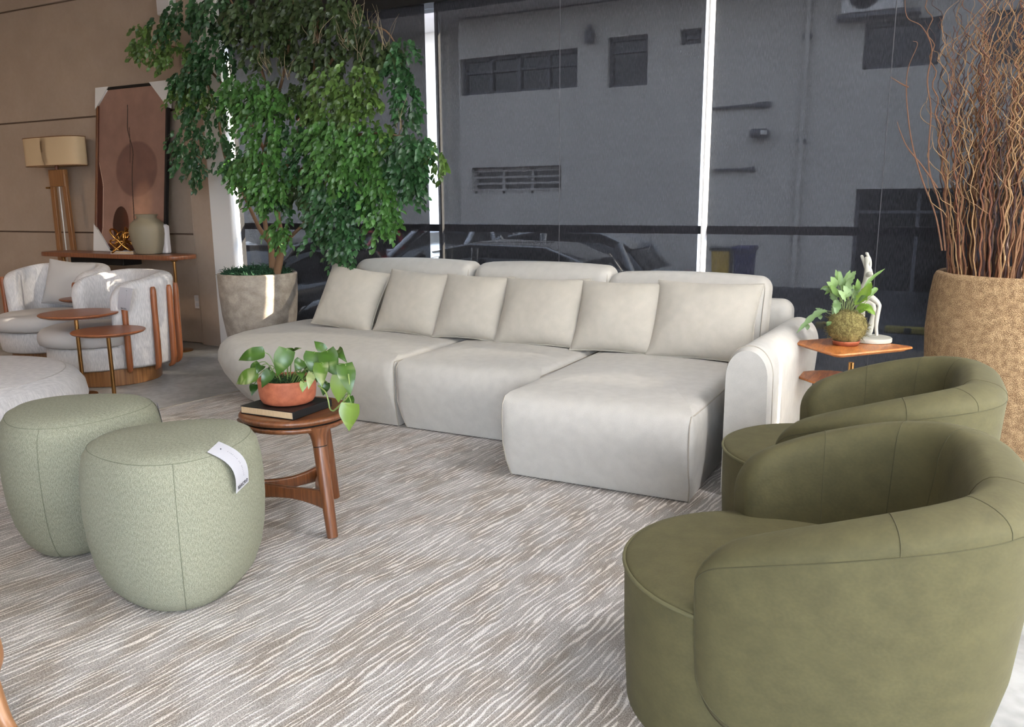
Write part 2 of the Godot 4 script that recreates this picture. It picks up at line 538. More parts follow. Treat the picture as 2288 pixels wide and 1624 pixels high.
func rug_material() -> StandardMaterial3D:         # 2.4 m tile: pale wandering ridges on a mottled taupe ground
	var w := 2048
	var h := 1024
	var warp := streaks(w, h, 2, 0.007, 81, 3)
	var wig := streaks(w, h, 2, 0.03, 82, 2)
	var brk := streaks(w, h, 9, 0.06, 83, 2)
	var fleck := noise_bytes(w, h, 0.35, 84, 1)
	var blot := noise_bytes(w, h, 0.006, 85, 4)
	var out := PackedByteArray()
	out.resize(w * h * 3)
	var hi := PackedByteArray()
	hi.resize(w * h)
	for y in h:
		for x in w:
			var i := y * w + x
			var u := x * 122.0 / w + (warp[i] - 128) * 0.0058 + (wig[i] - 128) * 0.0018
			var f := absf(u - floorf(u) - 0.5) * 2.0          # 0 on a ridge, 1 between
			var ridge := clampf((0.50 - f) * 5.0, 0.0, 1.0) * clampf((brk[i] - 88) / 30.0, 0.0, 1.0)
			var base := 0.595 + (blot[i] - 128) * 0.0006 + (fleck[i] - 128) * 0.0014
			var k := base + ridge * (0.225 - (blot[i] - 128) * 0.0005) - clampf(f - 0.75, 0, 1) * 0.22 * clampf((brk[i] - 92) / 40.0, 0.0, 1.0)
			var wm := clampf((150 - blot[i]) / 90.0, 0.0, 1.0) * 0.022
			out[i * 3] = int(clampf((k + 0.010 + wm * 0.5) * 255, 0, 255))
			out[i * 3 + 1] = int(clampf((k - 0.012 - wm * 0.2) * 255, 0, 255))
			out[i * 3 + 2] = int(clampf((k - 0.032 - wm) * 255, 0, 255))
			hi[i] = int(clampf(90 + ridge * 120 + (fleck[i] - 128) * 0.25, 0, 255))
	var m := mat("rug", Color(1, 1, 1), 0.95)
	m.albedo_texture = tex(w, h, out, Image.FORMAT_RGB8)
	m.heightmap_enabled = true
	m.heightmap_texture = tex(w, h, hi)
	m.heightmap_scale = 0.25
	m.rim_enabled = true; m.rim = 0.2; m.rim_tint = 0.5
	return m

const WALL_Z := -5.45
const ROOF := 3.75

func _ready() -> void:
	rng.seed = 20
	# camera
	cam_basis = Basis(Vector3(0.89079744, -0.0065841, -0.45435291), Vector3(-0.08252429, 0.98092304, -0.17601059), Vector3(0.44684411, 0.19428493, 0.87326039)).orthonormalized()
	var cam := Camera3D.new()
	cam.name = "camera"
	add_child(cam)
	cam.transform = Transform3D(cam_basis, EYE)
	cam.fov = rad_to_deg(2.0 * atan(812.0 / FOCAL))
	cam.near = 0.05; cam.far = 400.0
	cam.current = true
	# sky, exposure
	var env := Environment.new()
	var sm := ProceduralSkyMaterial.new()
	sm.sky_top_color = Color(0.72, 0.78, 0.87)
	sm.sky_horizon_color = Color(0.90, 0.93, 0.97)
	sm.ground_bottom_color = Color(0.40, 0.40, 0.40)
	sm.ground_horizon_color = Color(0.62, 0.63, 0.64)
	sm.sky_energy_multiplier = 2.1
	sm.ground_energy_multiplier = 1.0
	var sky := Sky.new()
	sky.sky_material = sm
	env.background_mode = Environment.BG_SKY
	env.sky = sky
	env.tonemap_mode = Environment.TONE_MAPPER_LINEAR
	env.tonemap_exposure = 4.2
	env.sdfgi_enabled = true; env.ssao_enabled = true; env.ssil_enabled = true
	var we := WorldEnvironment.new()
	we.name = "world_environment"
	we.environment = env
	add_child(we)
	# sun: low over the street on the right, grazing the glass front
	var sun := DirectionalLight3D.new()
	sun.name = "sun"
	add_child(sun)
	var towards := Vector3(2.0, 1.1, -1.0).normalized()
	sun.look_at_from_position(towards * 10.0, Vector3.ZERO)
	sun.light_energy = 3.6
	sun.light_color = Color(1.0, 0.95, 0.86)
	sun.light_angular_distance = 0.5
	sun.sky_mode = DirectionalLight3D.SKY_MODE_LIGHT_ONLY
	sun.shadow_enabled = true
	build_materials()
	build_room()
	build_outside()
	build_blinds()
	build_rug()
	build_sofa()
	build_green_chairs()
	build_ottomans()
	build_stool_set()
	build_left_group()
	build_console_group()
	build_side_table_set()
	build_tree()
	build_willow()
	build_foreground()
	build_unseen_lamps()

func wall_with_holes(mb: MB, x0: float, x1: float, y0: float, y1: float, z0: float, z1: float, holes: Array) -> void:   # holes: [x0, x1, y0, y1]
	var xs := [x0, x1]; var ys := [y0, y1]
	for h in holes: xs.append_array([h[0], h[1]]); ys.append_array([h[2], h[3]])
	xs.sort(); ys.sort()
	for i in xs.size() - 1:
		for j in ys.size() - 1:
			if xs[i + 1] - xs[i] < 1e-5 or ys[j + 1] - ys[j] < 1e-5: continue
			var c := Vector2((xs[i] + xs[i + 1]) / 2, (ys[j] + ys[j + 1]) / 2)
			var open := false
			for h in holes: open = open or (c.x > h[0] and c.x < h[1] and c.y > h[2] and c.y < h[3])
			if not open: mb.box(Vector3(c.x, c.y, (z0 + z1) / 2), Vector3(xs[i + 1] - xs[i], ys[j + 1] - ys[j], z1 - z0))

func build_room() -> void:
	var mb := MB.new()
	mb.box(Vector3(-3.9, -0.19, -1.0), Vector3(15.2, 0.22, 9.6))
	var fl := struct("floor", mb, M.wall_joint, "polished grey concrete floor with thin saw-cut joints")
	# two concrete slabs either side of the joint seen right of the green chairs
	var o := Vector2(0.314, -2.844); var d := Vector2(0.063, -0.051).normalized()
	var n := Vector2(-d.y, d.x)
	for s in [-1.0, 1.0]:
		var e: Vector2 = o + n * s * 0.003
		var poly := Geometry2D.intersect_polygons(PackedVector2Array([Vector2(-11.5, -5.8), Vector2(3.7, -5.8), Vector2(3.7, 3.8), Vector2(-11.5, 3.8)]), PackedVector2Array([e + d * 30, e - d * 30, e - d * 30 + n * s * 30, e + d * 30 + n * s * 30]))
		mb = MB.new()
		var top := []; var low := []
		for p in poly[0]: top.append(Vector3(p.x, 0, p.y)); low.append(Vector3(p.x, -0.08, p.y))
		mb.loft([low, top], true, true, true)
		obj("slab", mb, M.concrete, fl)
	mb = MB.new()
	mb.box(Vector3(-3.9, ROOF + 0.1, -1.0), Vector3(15.2, 0.2, 9.8))
	struct("ceiling", mb, M.ceiling_paint, "plain pale ceiling of the showroom")
	# back wall left of the glass: precast panels with recessed joints
	mb = MB.new()
	mb.box(Vector3(-8.65, ROOF / 2, WALL_Z - 0.16), Vector3(5.65, ROOF, 0.28))
	var wb := struct("wall_back", mb, M.wall_joint, "beige wall of large precast panels with recessed joints")
	var ys := [0.0, 1.04, 2.165, 3.25, ROOF]
	for i in 4:
		mb = MB.new()
		mb.rbox(Vector3(-8.8, (ys[i] + ys[i + 1]) / 2, WALL_Z - 0.02), Vector3(5.38, ys[i + 1] - ys[i] - 0.014, 0.04), 0.006, 1, 1)
		obj("wall_panel", mb, M.wall_paint, wb)
	mb = MB.new()
	mb.rbox(Vector3(-5.93, ROOF / 2, WALL_Z - 0.0), Vector3(0.27, ROOF, 0.1), 0.008, 1, 1)
	struct("trim_1", mb, M.wall_paint, "beige pilaster between the panelled wall and the white column")
	mb = MB.new()
	mb.rbox(Vector3(-5.66, ROOF / 2, WALL_Z + 0.02), Vector3(0.255, ROOF, 0.16), 0.012, 2, 1)
	struct("trim_2", mb, M.column_white, "white painted column at the left end of the blinds")
	# the other walls
	mb = MB.new()
	mb.box(Vector3(-11.55, ROOF / 2, -1.0), Vector3(0.2, ROOF, 9.6))
	struct("wall_left", mb, M.wall_paint, "plain beige side wall left of the frame")
	mb = MB.new()
	wall_with_holes(mb, -5.75, 3.7, 0, ROOF, 3.6, 3.8, [[0.2, 3.0, 0.05, 3.1]])  # opening out of view, placed to let daylight in from behind
	mb.box(Vector3(-8.6, ROOF / 2, 3.7), Vector3(5.7, ROOF, 0.2))
	struct("wall_front", mb, M.column_white, "white wall behind the viewer with an unseen opening placed to let daylight in")
	mb = MB.new()
	wall_with_holes(mb, -3.7, 5.6, 0, ROOF, 3.5, 3.7, [[-2.6, 4.6, 0.05, 3.2]])  # opening out of view, sized to bring daylight in from the right
	mb.deform(func(p): return Vector3(p.z, p.y, -p.x))
	struct("wall_right", mb, M.column_white, "white wall right of the frame with an unseen opening placed to let daylight in")
	# glazed front: beam over it, sill, transom, glass
	mb = MB.new()
	mb.box(Vector3(-0.9, 3.255, -5.52), Vector3(9.4, 0.99, 0.28))
	struct("trim_3", mb, M.black, "black header beam over the roller blinds")
	mb = MB.new()
	mb.box(Vector3(3.0, 2.66, -5.47), Vector3(1.0, 0.2, 0.06))  # unseen beam, placed to keep the sun strip off the chaise
	struct("trim_4", mb, M.black, "black beam in the far right corner, unseen beyond the frame, placed to cut off the sun")
	var w := Node3D.new()
	w.name = "window_1"
	add_child(w)
	tag(w, "shop front glazing behind the blinds with one black transom", "", "", "structure")
	mb = MB.new()
	mb.rbox(Vector3(-0.95, 0.03, -5.52), Vector3(9.2, 0.06, 0.2), 0.005, 1, 1)
	obj("sill", mb, M.black, w)
	mb = MB.new()
	mb.rbox(Vector3(-0.95, 1.118, -5.54), Vector3(9.2, 0.055, 0.05), 0.004, 1, 1)
	obj("transom", mb, M.black, w)
	for i in 4:
		var a: float = [-5.52, -3.42, -1.33, 1.5][i]
		var b: float = [-3.43, -1.34, 1.49, 3.45][i]
		for q in [[0.06, 1.09], [1.146, 2.76]]:
			mb = MB.new()
			mb.box(Vector3((a + b) / 2, (q[0] + q[1]) / 2, -5.54), Vector3(b - a, q[1] - q[0], 0.008))
			obj("glass_pane", mb, M.pane, w)
	for x in [-3.405, -1.342]:
		mb = MB.new()
		mb.rbox(Vector3(x, 1.4, -5.475 if x < -2 else -5.465), Vector3(0.012, 2.7, 0.035 if x < -2 else 0.14), 0.003, 1, 1)
		obj("mullion", mb, M.column_white, w)
	# unseen white cloths over the right-hand opening, placed to diffuse sunlight into the room
	for i in 3:
		mb = MB.new()
		var zc := -3.35 + i * 2.36
		mb.box(Vector3(3.42, 1.64, zc), Vector3(0.006, 3.2, 2.34))
		var wt := thing("unseen_white_blind", "unseen white translucent cloth on the right-hand wall, placed to diffuse sunlight, %s" % ["nearest the tan planter", "middle one", "nearest the viewer's back"][i], "blind", Vector3(3.42, 0.04, zc), 0.0, "unseen white blinds on the right wall")
		obj("cloth", mb, M.white_cloth, wt, true)
		mb = MB.new()
		mb.rbox(Vector3(3.42, 0.06, zc), Vector3(0.02, 0.04, 2.34), 0.008, 1, 1)
		obj("bottom_bar", mb, M.white_plastic, wt, true)
	# things on the wall
	var t := thing("power_outlet", "small white power outlet low on the wall beside the pilaster", "outlet", at(445, 674, WALL_Z))
	mb = MB.new()
	mb.rbox(Vector3(0, 0, 0.012), Vector3(0.075, 0.125, 0.024), 0.006)
	obj("cover_plate", mb, M.white_plastic, t)
	mb = MB.new()
	mb.rbox(Vector3(0, 0.025, 0.025), Vector3(0.04, 0.03, 0.006), 0.002)
	obj("socket", mb, M.card, t)
	mb = MB.new()
	mb.rbox(Vector3(0, -0.025, 0.025), Vector3(0.04, 0.03, 0.006), 0.002)
	obj("socket", mb, M.card, t)
	t = thing("conduit_pipe", "thin beige conduit running up the wall to the outlet", "pipe", Vector3(-6.1, 0, WALL_Z + 0.015))
	mb = MB.new()
	mb.tube([Vector3(0, 0, 0), Vector3(0, 1.5, 0), Vector3(0, 3.0, 0)], [0.012], 8)
	obj("tube", mb, M.wall_paint, t)
	t = thing("junction_box", "pale box fixed high on the beige wall above the picture", "box", at(382, -30, WALL_Z))
	mb = MB.new()
	mb.rbox(Vector3(0, 0, 0.05), Vector3(0.19, 0.5, 0.1), 0.015)
	obj("body", mb, M.white_plastic, t)
	mb = MB.new()
	mb.rbox(Vector3(0, -0.17, 0.1), Vector3(0.16, 0.1, 0.012), 0.004)
	obj("lid", mb, M.white_plastic, t)

func build_outside() -> void:
	var mb := MB.new()
	mb.box(Vector3(0, -0.85, -33), Vector3(120, 0.5, 54.8))
	struct("ground", mb, M.asphalt, "dark asphalt yard outside the glass front")
	mb = MB.new()
	mb.box(Vector3(0, -0.85, 26), Vector3(120, 0.5, 44))
	struct("ground", mb, M.asphalt, "paved forecourt behind the viewer")
	var z := -16.0
	var b := thing("building", "two-storey pale rendered building seen through the dark blinds", "building", Vector3(-2, -0.6, z))
	var hole := func(x0: float, y0: float, x1: float, y1: float) -> Array:
		var p := at(x0, y0, z); var q := at(x1, y1, z); var p2 := at(x0, y1, z); var q2 := at(x1, y0, z)
		return [(p.x + p2.x) / 2, (q.x + q2.x) / 2, (p2.y + q.y) / 2, (p.y + q2.y) / 2]
	var wins := [hole.call(1028, 120, 1290, 205), hole.call(1358, 80, 1447, 193), hole.call(1520, 64, 1567, 99), hole.call(1055, 372, 1254, 432), hole.call(1930, 44, 2100, 150), hole.call(2200, 20, 2330, 140), hole.call(1905, 418, 2700, 640)]
	wins[6][2] = -0.5
	mb = MB.new()
	wall_with_holes(mb, -9.45, 9.0, -0.6, 5.2, z - 0.3, z, wins)
	obj("facade", mb, M.render_white, b, true)
	mb = MB.new()
	mb.box(Vector3(-0.2, 2.3, z - 3.0), Vector3(18.4, 5.7, 4.0))
	obj("core", mb, M.far_frame, b, true)
	mb = MB.new()
	mb.box(Vector3(-0.2, -0.45, z + 0.12), Vector3(18.6, 0.34, 0.26))
	obj("plinth", mb, M.asphalt, b, true)
	mb = MB.new()
	mb.rbox(Vector3(-0.2, 5.3, z - 1.5), Vector3(19.6, 0.14, 5.2), 0.03, 1, 1)
	obj("soffit", mb, M.soffit, b, true)
	mb = MB.new()
	mb.box(Vector3(-14.0, 2.5, z - 2.4), Vector3(9.0, 6.2, 0.3))
	obj("wing_wall", mb, M.render_white, b, true)
	mb = MB.new()
	mb.rbox(Vector3(-14.4, 5.62, z - 1.7), Vector3(9.8, 0.14, 3.2), 0.03, 1, 1)
	obj("wing_soffit", mb, M.soffit, b, true)
	# windows: frame, panes, slats set back in their openings
	var kinds := [[4, 2, 0.62], [1, 2, 0.72], [1, 2, 0.5], [3, 0, 0.0], [2, 1, 0.0], [2, 1, 0.0], [5, 2, 0.8]]
	for i in wins.size():
		var h: Array = wins[i]
		var nx: int = kinds[i][0]
		var fr := MB.new()
		var zz := z - 0.16
		for k in nx + 1:
			fr.box(Vector3(lerpf(h[0] + 0.03, h[1] - 0.03, float(k) / nx), (h[2] + h[3]) / 2, zz), Vector3(0.06, h[3] - h[2], 0.07))
		for y in [h[2] + 0.03, h[3] - 0.03]: fr.box(Vector3((h[0] + h[1]) / 2, y, zz), Vector3(h[1] - h[0], 0.06, 0.07))
		if kinds[i][1] == 2: fr.box(Vector3((h[0] + h[1]) / 2, lerpf(h[2], h[3], kinds[i][2]), zz), Vector3(h[1] - h[0], 0.05, 0.06))
		var f := obj("door" if i == 6 else "window", fr, M.louvre_metal if i == 3 else M.far_frame, b, true)
		for k in nx:
			var xa := lerpf(h[0] + 0.03, h[1] - 0.03, float(k) / nx) + 0.03
			var xb := lerpf(h[0] + 0.03, h[1] - 0.03, float(k + 1) / nx) - 0.03
			mb = MB.new()
			mb.box(Vector3((xa + xb) / 2, (h[2] + h[3]) / 2, zz - 0.05), Vector3(xb - xa, h[3] - h[2] - 0.06, 0.012))
			obj("pane", mb, M.far_glass, f, true)
			if i == 3:
				for s in 4:
					mb = MB.new()
					mb.rbox(Vector3((xa + xb) / 2, lerpf(h[2] + 0.08, h[3] - 0.08, s / 3.0), zz + 0.02), Vector3(xb - xa, 0.05, 0.05), 0.01, 1, 1)
					obj("slat", mb, M.louvre_metal, f, true)
	# things on and before the building
	var t := thing("air_conditioner", "round-fanned air conditioner box high on the outside wall", "air conditioner", at(1950, 0, z + 0.2))
	mb = MB.new(); mb.rbox(Vector3(0, 0.1, 0), Vector3(0.95, 0.62, 0.36), 0.03)
	obj("casing", mb, M.column_white, t)
	mb = MB.new(); mb.lathe([Vector2(0.0, 0.0), Vector2(0.24, 0.0), Vector2(0.26, 0.02), Vector2(0.26, 0.0)], 24)
	mb.deform(func(p): return Vector3(p.x - 0.12, p.z + 0.1, 0.18 + p.y))
	obj("fan_grille", mb, M.far_frame, t)
	mb = MB.new(); mb.box(Vector3(0.1, -0.25, -0.02), Vector3(1.3, 0.06, 0.36))
	obj("shelf", mb, M.far_frame, t)
	t = thing("wall_lamp", "small dark lamp on the outside wall between the gap and the right window", "lamp", at(1697, 298, z + 0.16))
	mb = MB.new(); mb.rbox(Vector3.ZERO, Vector3(0.34, 0.16, 0.3), 0.06)
	obj("housing", mb, M.far_frame, t)
	mb = MB.new(); mb.rbox(Vector3(0.1, 0, 0.16), Vector3(0.12, 0.08, 0.04), 0.015)
	obj("lens", mb, M.soffit, t)
	t = thing("wall_lamp", "small dark lantern under the eaves between the two upper windows", "lamp", at(1317, 82, z + 0.12))
	mb = MB.new(); mb.rbox(Vector3.ZERO, Vector3(0.16, 0.24, 0.2), 0.03)
	obj("housing", mb, M.far_frame, t)
	mb = MB.new(); mb.rbox(Vector3(0, 0.18, -0.02), Vector3(0.06, 0.12, 0.1), 0.02)
	obj("bracket", mb, M.far_frame, t)
	for q in [[1590, 243, 1705, 234, "upper"], [1590, 381, 1680, 378, "lower"]]:
		t = thing("service_pipe", "thin dark pipe on the outside wall beside the right gap, the %s of two" % q[4], "pipe", at(q[0], q[1], z + 0.05))
		mb = MB.new(); mb.tube([Vector3.ZERO, at(q[2], q[3], z + 0.05) - t.position], [0.03], 6)
		obj("tube", mb, M.far_frame, t)
		mb = MB.new(); mb.rbox(at(q[2], q[3], z + 0.05) - t.position, Vector3(0.3 if q[4] == "upper" else 0.1, 0.1, 0.1), 0.02, 1, 1)
		obj("coupling", mb, M.far_frame, t)
	t = thing("downpipe", "tall dark rainwater pipe down the outside wall right of the small lamp", "pipe", Vector3(at(1785, 400, z + 0.07).x, -0.6, z + 0.07))
	mb = MB.new(); mb.tube([Vector3.ZERO, Vector3(0, 5.7, 0)], [0.05], 8)
	obj("tube", mb, M.render_white, t)
	for y in [1.2, 3.0, 4.8]:
		mb = MB.new(); mb.rbox(Vector3(0, y, -0.02), Vector3(0.16, 0.05, 0.1), 0.01, 1, 1)
		obj("bracket", mb, M.far_frame, t)
	for q in [[1615, "bin_yellow", "yellow wheeled bin outside behind the right end of the sofa"], [1664, "bin_blue", "blue wheeled bin outside next to the yellow bin"]]:
		t = thing("wheeled_bin", q[2], "bin", Vector3(at(q[0], 575, -14.2).x, -0.6, -14.2), 0.05)
		mb = MB.new()
		mb.loft([oval_box(0.13, 0.22, 0.12), oval_box(0.165, 0.29, 1.06), oval_box(0.175, 0.31, 1.09)], true, true, true)
		obj("body", mb, M[q[1]], t)
		mb = MB.new(); mb.rbox(Vector3(0, 1.13, 0), Vector3(0.365, 0.08, 0.64), 0.03)
		obj("lid", mb, M.car_dark if q[1] == "bin_yellow" else M.bin_blue, t)
		for s in [-0.13, 0.13]:
			mb = MB.new(); mb.tube([Vector3(s - 0.03, 0.1, -0.25), Vector3(s + 0.03, 0.1, -0.25)], [0.1], 12)
			obj("wheel", mb, M.tyre, t)
	for q in [[1758, "left one of the three"], [1855, "middle one of the three"], [2035, "right one of the three"]]:
		t = thing("wheel_stop", "yellow concrete parking stop outside, " + q[1], "wheel stop", Vector3(at(q[0], 657, -13.0).x, -0.6, -13.0), 0.0, "yellow parking stops")
		mb = MB.new(); mb.rbox(Vector3(0, 0.05, 0), Vector3(0.62 if q[0] != 1855 else 0.36, 0.10, 0.16), 0.03)
		obj("block", mb, M.kerb_yellow, t)
		mb = MB.new(); mb.rbox(Vector3(0, 0.055, 0.075), Vector3(0.10, 0.08, 0.02), 0.008)
		obj("band", mb, M.car_dark, t)
	car("car_red", "dark red car outside behind the left back cushion", -10.1, -13.1, -PI * 0.5, 1.45)
	car("car_silver", "silver car outside seen through the left gap of the blinds", -8.15, -13.4, -PI * 0.5, 1.5)
	car("car_dark", "nearest black car outside behind the middle back cushion", -4.85, -8.4, PI + 0.03, 1.43)
	car("car_grey", "grey hatchback outside with a red tail light by the right gap", -5.15, -10.9, PI, 1.5)
	car("car_navy", "dark navy car outside behind the potted tree", -8.3, -8.7, -PI * 0.5, 1.38)

func oval_box(a: float, b: float, y: float) -> Array:
	var out := []
	for p in oval(a, b, 20, 6.0): out.append(Vector3(p.x, y, p.y))
	return out

func car(paint: String, label: String, x: float, z: float, turn: float, high: float) -> void:
	var t := thing("parked_car", label, "car", Vector3(x, -0.6, z), turn)
	var sy := high / 1.45
	# length along x, nose at +x
	var half := [[-2.1, 0.32, 0.9, 0.72], [-2.05, 0.25, 0.98, 0.80], [-1.4, 0.22, 1.0, 0.86], [0.0, 0.2, 0.96, 0.88], [1.2, 0.22, 0.92, 0.86], [1.8, 0.26, 0.82, 0.78], [2.1, 0.34, 0.66, 0.66]]
	var mb := MB.new()
	var rings := []
	for h in half:
		var r := []
		for p in oval(h[3], (h[2] - h[1]) / 2, 24, 4.5): r.append(Vector3(h[0], ((h[1] + h[2]) / 2 + p.y) * sy, p.x))
		rings.append(r)
	mb.loft(rings, true, true, true)
	obj("body", mb, M[paint], t)
	mb = MB.new()
	rings = []
	for h in [[-1.95, 0.92, 0.76], [-1.55, 1.30, 0.66], [-1.2, 1.43, 0.6], [-0.3, 1.45, 0.6], [0.25, 1.36, 0.6], [1.05, 0.9, 0.74]]:
		var r := []
		for k in 11:
			var a := PI * k / 10.0
			r.append(Vector3(h[0], (0.8 + (h[1] - 0.8) * pow(sin(a), 0.45)) * sy if k % 10 else 0.8 * sy, h[2] * signf(cos(a)) * pow(absf(cos(a)), 0.4) * (1.12 - 0.12 * sin(a))))
		rings.append(r)
	mb.loft(rings, true, true, true)
	obj("windows", mb, M.car_window, t)
	mb = MB.new()
	rings = []
	for h in [[-1.62, 1.28, 0.55], [-1.2, 1.445, 0.57], [-0.3, 1.47, 0.57], [0.2, 1.39, 0.55]]:
		var r := []
		for p in oval(h[2], 0.035, 20, 3.0): r.append(Vector3(h[0], (h[1] + p.y) * sy, p.x))
		rings.append(r)
	mb.loft(rings, true, true, true)
	obj("roof", mb, M[paint], t)
	for s in [-1.0, 1.0]:
		for a in [[-1.75, 0.94, -1.5, 1.32], [-0.45, 0.94, -0.4, 1.44], [1.0, 0.92, 0.25, 1.38]]:
			mb = MB.new()
			mb.tube([Vector3(a[0], a[1] * sy, s * 0.76), Vector3(a[2], a[3] * sy, s * 0.63)], [0.05], 6)
			obj("pillar", mb, M[paint], t)
		mb = MB.new(); mb.rbox(Vector3(-2.06, 0.82 * sy, s * 0.62), Vector3(0.14, 0.2, 0.26), 0.04)
		obj("tail_light", mb, M.tail_lens, t)
		mb = MB.new(); mb.rbox(Vector3(2.0, 0.62 * sy, s * 0.5), Vector3(0.16, 0.1, 0.3), 0.04)
		obj("headlight", mb, M.white_plastic, t)
		mb = MB.new(); mb.rbox(Vector3(0.72, 0.98 * sy, s * 0.9), Vector3(0.12, 0.13, 0.18), 0.04)
		obj("mirror", mb, M[paint], t)
		for x0 in [-1.3, 1.32]:
			mb = MB.new(); mb.tube([Vector3(x0, 0.32, s * 0.64), Vector3(x0, 0.32, s * 0.86)], [0.32], 20)
			obj("wheel", mb, M.tyre, t)

func build_blinds() -> void:
	var spans := [[-5.50, -3.49, -4.40, "behind the potted tree"], [-3.405, -1.372, -2.37, "behind the middle of the sofa"], [-1.312, 1.45, -0.27, "between the right gap and the tan planter"], [1.45, 2.10, 1.7, "out of view right of the tan planter, half way up to let sun onto the side table"], [2.1, 2.80, 2.45, "out of view right of the tan planter, placed to hold back the sun"], [2.90, 3.46, 3.2, "out of view in the far right corner, placed to narrow the sun to a strip"]]  # the last three hang out of view, spaced to shape the sun strips
	for s in spans:
		var w: float = s[1] - s[0]
		var t := thing("roller_blind", "dark grey mesh roller blind " + s[3], "blind", Vector3((s[0] + s[1]) / 2, 0, -5.42), 0.0, "roller blinds on the glass front")
		var mb := MB.new()
		var n := 24
		for i in n + 1:
			for y in [1.85 if s[3].contains("half way") else 0.07, 2.9]:
				mb.add(Vector3(-w / 2 + w * i / n, y, 0.002 * sin(i * 1.3)), Vector2((s[0] + w * i / n) / 0.8, y / 0.7))
		for i in n: mb.quad(i * 2, i * 2 + 2, i * 2 + 3, i * 2 + 1)
		obj("cloth", mb, M.screen, t)
		mb = MB.new(); mb.rbox(Vector3(0, 1.842 if s[3].contains("half way") else 0.062, 0), Vector3(w, 0.03, 0.018), 0.006)
		obj("bottom_bar", mb, M.dark_metal, t)
		mb = MB.new(); mb.tube([Vector3(s[2] - t.position.x, 0.12, 0.03), Vector3(s[2] - t.position.x + 0.002, 1.4, 0.032), Vector3(s[2] - t.position.x, 2.85, 0.03)], [0.0028], 5)
		obj("pull_cord", mb, M.far_frame, t)

func build_rug() -> void:
	var dir := Vector2(0.13, -0.99).normalized()
	var side := Vector2(-dir.y, dir.x)          # to the right
	var o := Vector2(-4.35, -3.5)
	var t := thing("rug", "large beige and taupe striped rug under the sofa and chairs", "rug", Vector3(o.x, 0, o.y), atan2(-side.y, side.x))
	var mb := MB.new()
	# local x across the stripes, local z along them
	var w := 4.25; var z0 := -1.15; var z1 := 4.6
	var nx := 60; var nz := 60
	for k in 2:
		var s := mb.v.size()
		for i in nx + 1:
			for j in nz + 1:
				var p := Vector3(w * i / nx, 0.014 if k == 0 else 0.001, lerpf(z0, z1, float(j) / nz))
				if k == 0 and (i == 0 or i == nx or j == 0 or j == nz): p.y = 0.006
				mb.add(p, Vector2(p.x / 2.4, p.z / 2.4))
		for i in nx:
			for j in nz:
				var a := s + i * (nz + 1) + j
				if k == 0: mb.quad(a, a + 1, a + nz + 2, a + nz + 1)
				else: mb.quad(a, a + nz + 1, a + nz + 2, a + 1)
	obj("pile", mb, M.rug, t)
	mb = MB.new()
	mb.tube([Vector3(0, 0.007, z0), Vector3(w, 0.007, z0), Vector3(w, 0.007, z1), Vector3(0, 0.007, z1), Vector3(0, 0.007, z0)], [0.006], 6, false)
	obj("hem", mb, M.sofa_piping, t)

func build_unseen_lamps() -> void:  # flat lamps out of view, placed to light the room from above
	for q in [[-8.6, -1.2, "left"], [-4.6, 0.6, "middle"], [-0.6, 0.9, "right"], [1.6, -2.6, "planter-side"]]:
		var t := thing("unseen_ceiling_light", "unseen flat ceiling light, out of view, placed to light the room from above, the %s one" % q[2], "ceiling light", Vector3(q[0], ROOF, q[1]), 0.0, "unseen ceiling lights")
		var mb := MB.new(); mb.rbox(Vector3(0, -0.03, 0), Vector3(1.3, 0.06, 0.36), 0.01)
		obj("housing", mb, M.white_plastic, t)
		mb = MB.new(); mb.box(Vector3(0, -0.063, 0), Vector3(1.2, 0.006, 0.28))
		var g := mat("unseen_lamp_glow", Color(0.9, 0.85, 0.8), 0.6)
		g.emission_enabled = true; g.emission = Color(1, 0.92, 0.84); g.emission_energy_multiplier = 0.6
		obj("diffuser", mb, g, t)
		var l := AreaLight3D.new()
		l.name = "unseen_panel_light"
		t.add_child(l)
		l.position = Vector3(0, -0.075, 0)
		l.rotation.x = -PI / 2
		l.area_size = Vector2(1.2, 0.28)
		l.light_color = Color(1, 0.86, 0.72) if q[2] == "left" else Color(0.98, 0.98, 1.0)
		l.light_energy = {"left": 1.3, "middle": 0.8, "right": 0.8, "planter-side": 2.8}[q[2]]
		l.area_range = 14.0
		l.area_attenuation = 2.0
		l.shadow_enabled = true

func seam_tube(mb: MB, path: Array, r: float) -> void:
	mb.tube(path, [r], 5)

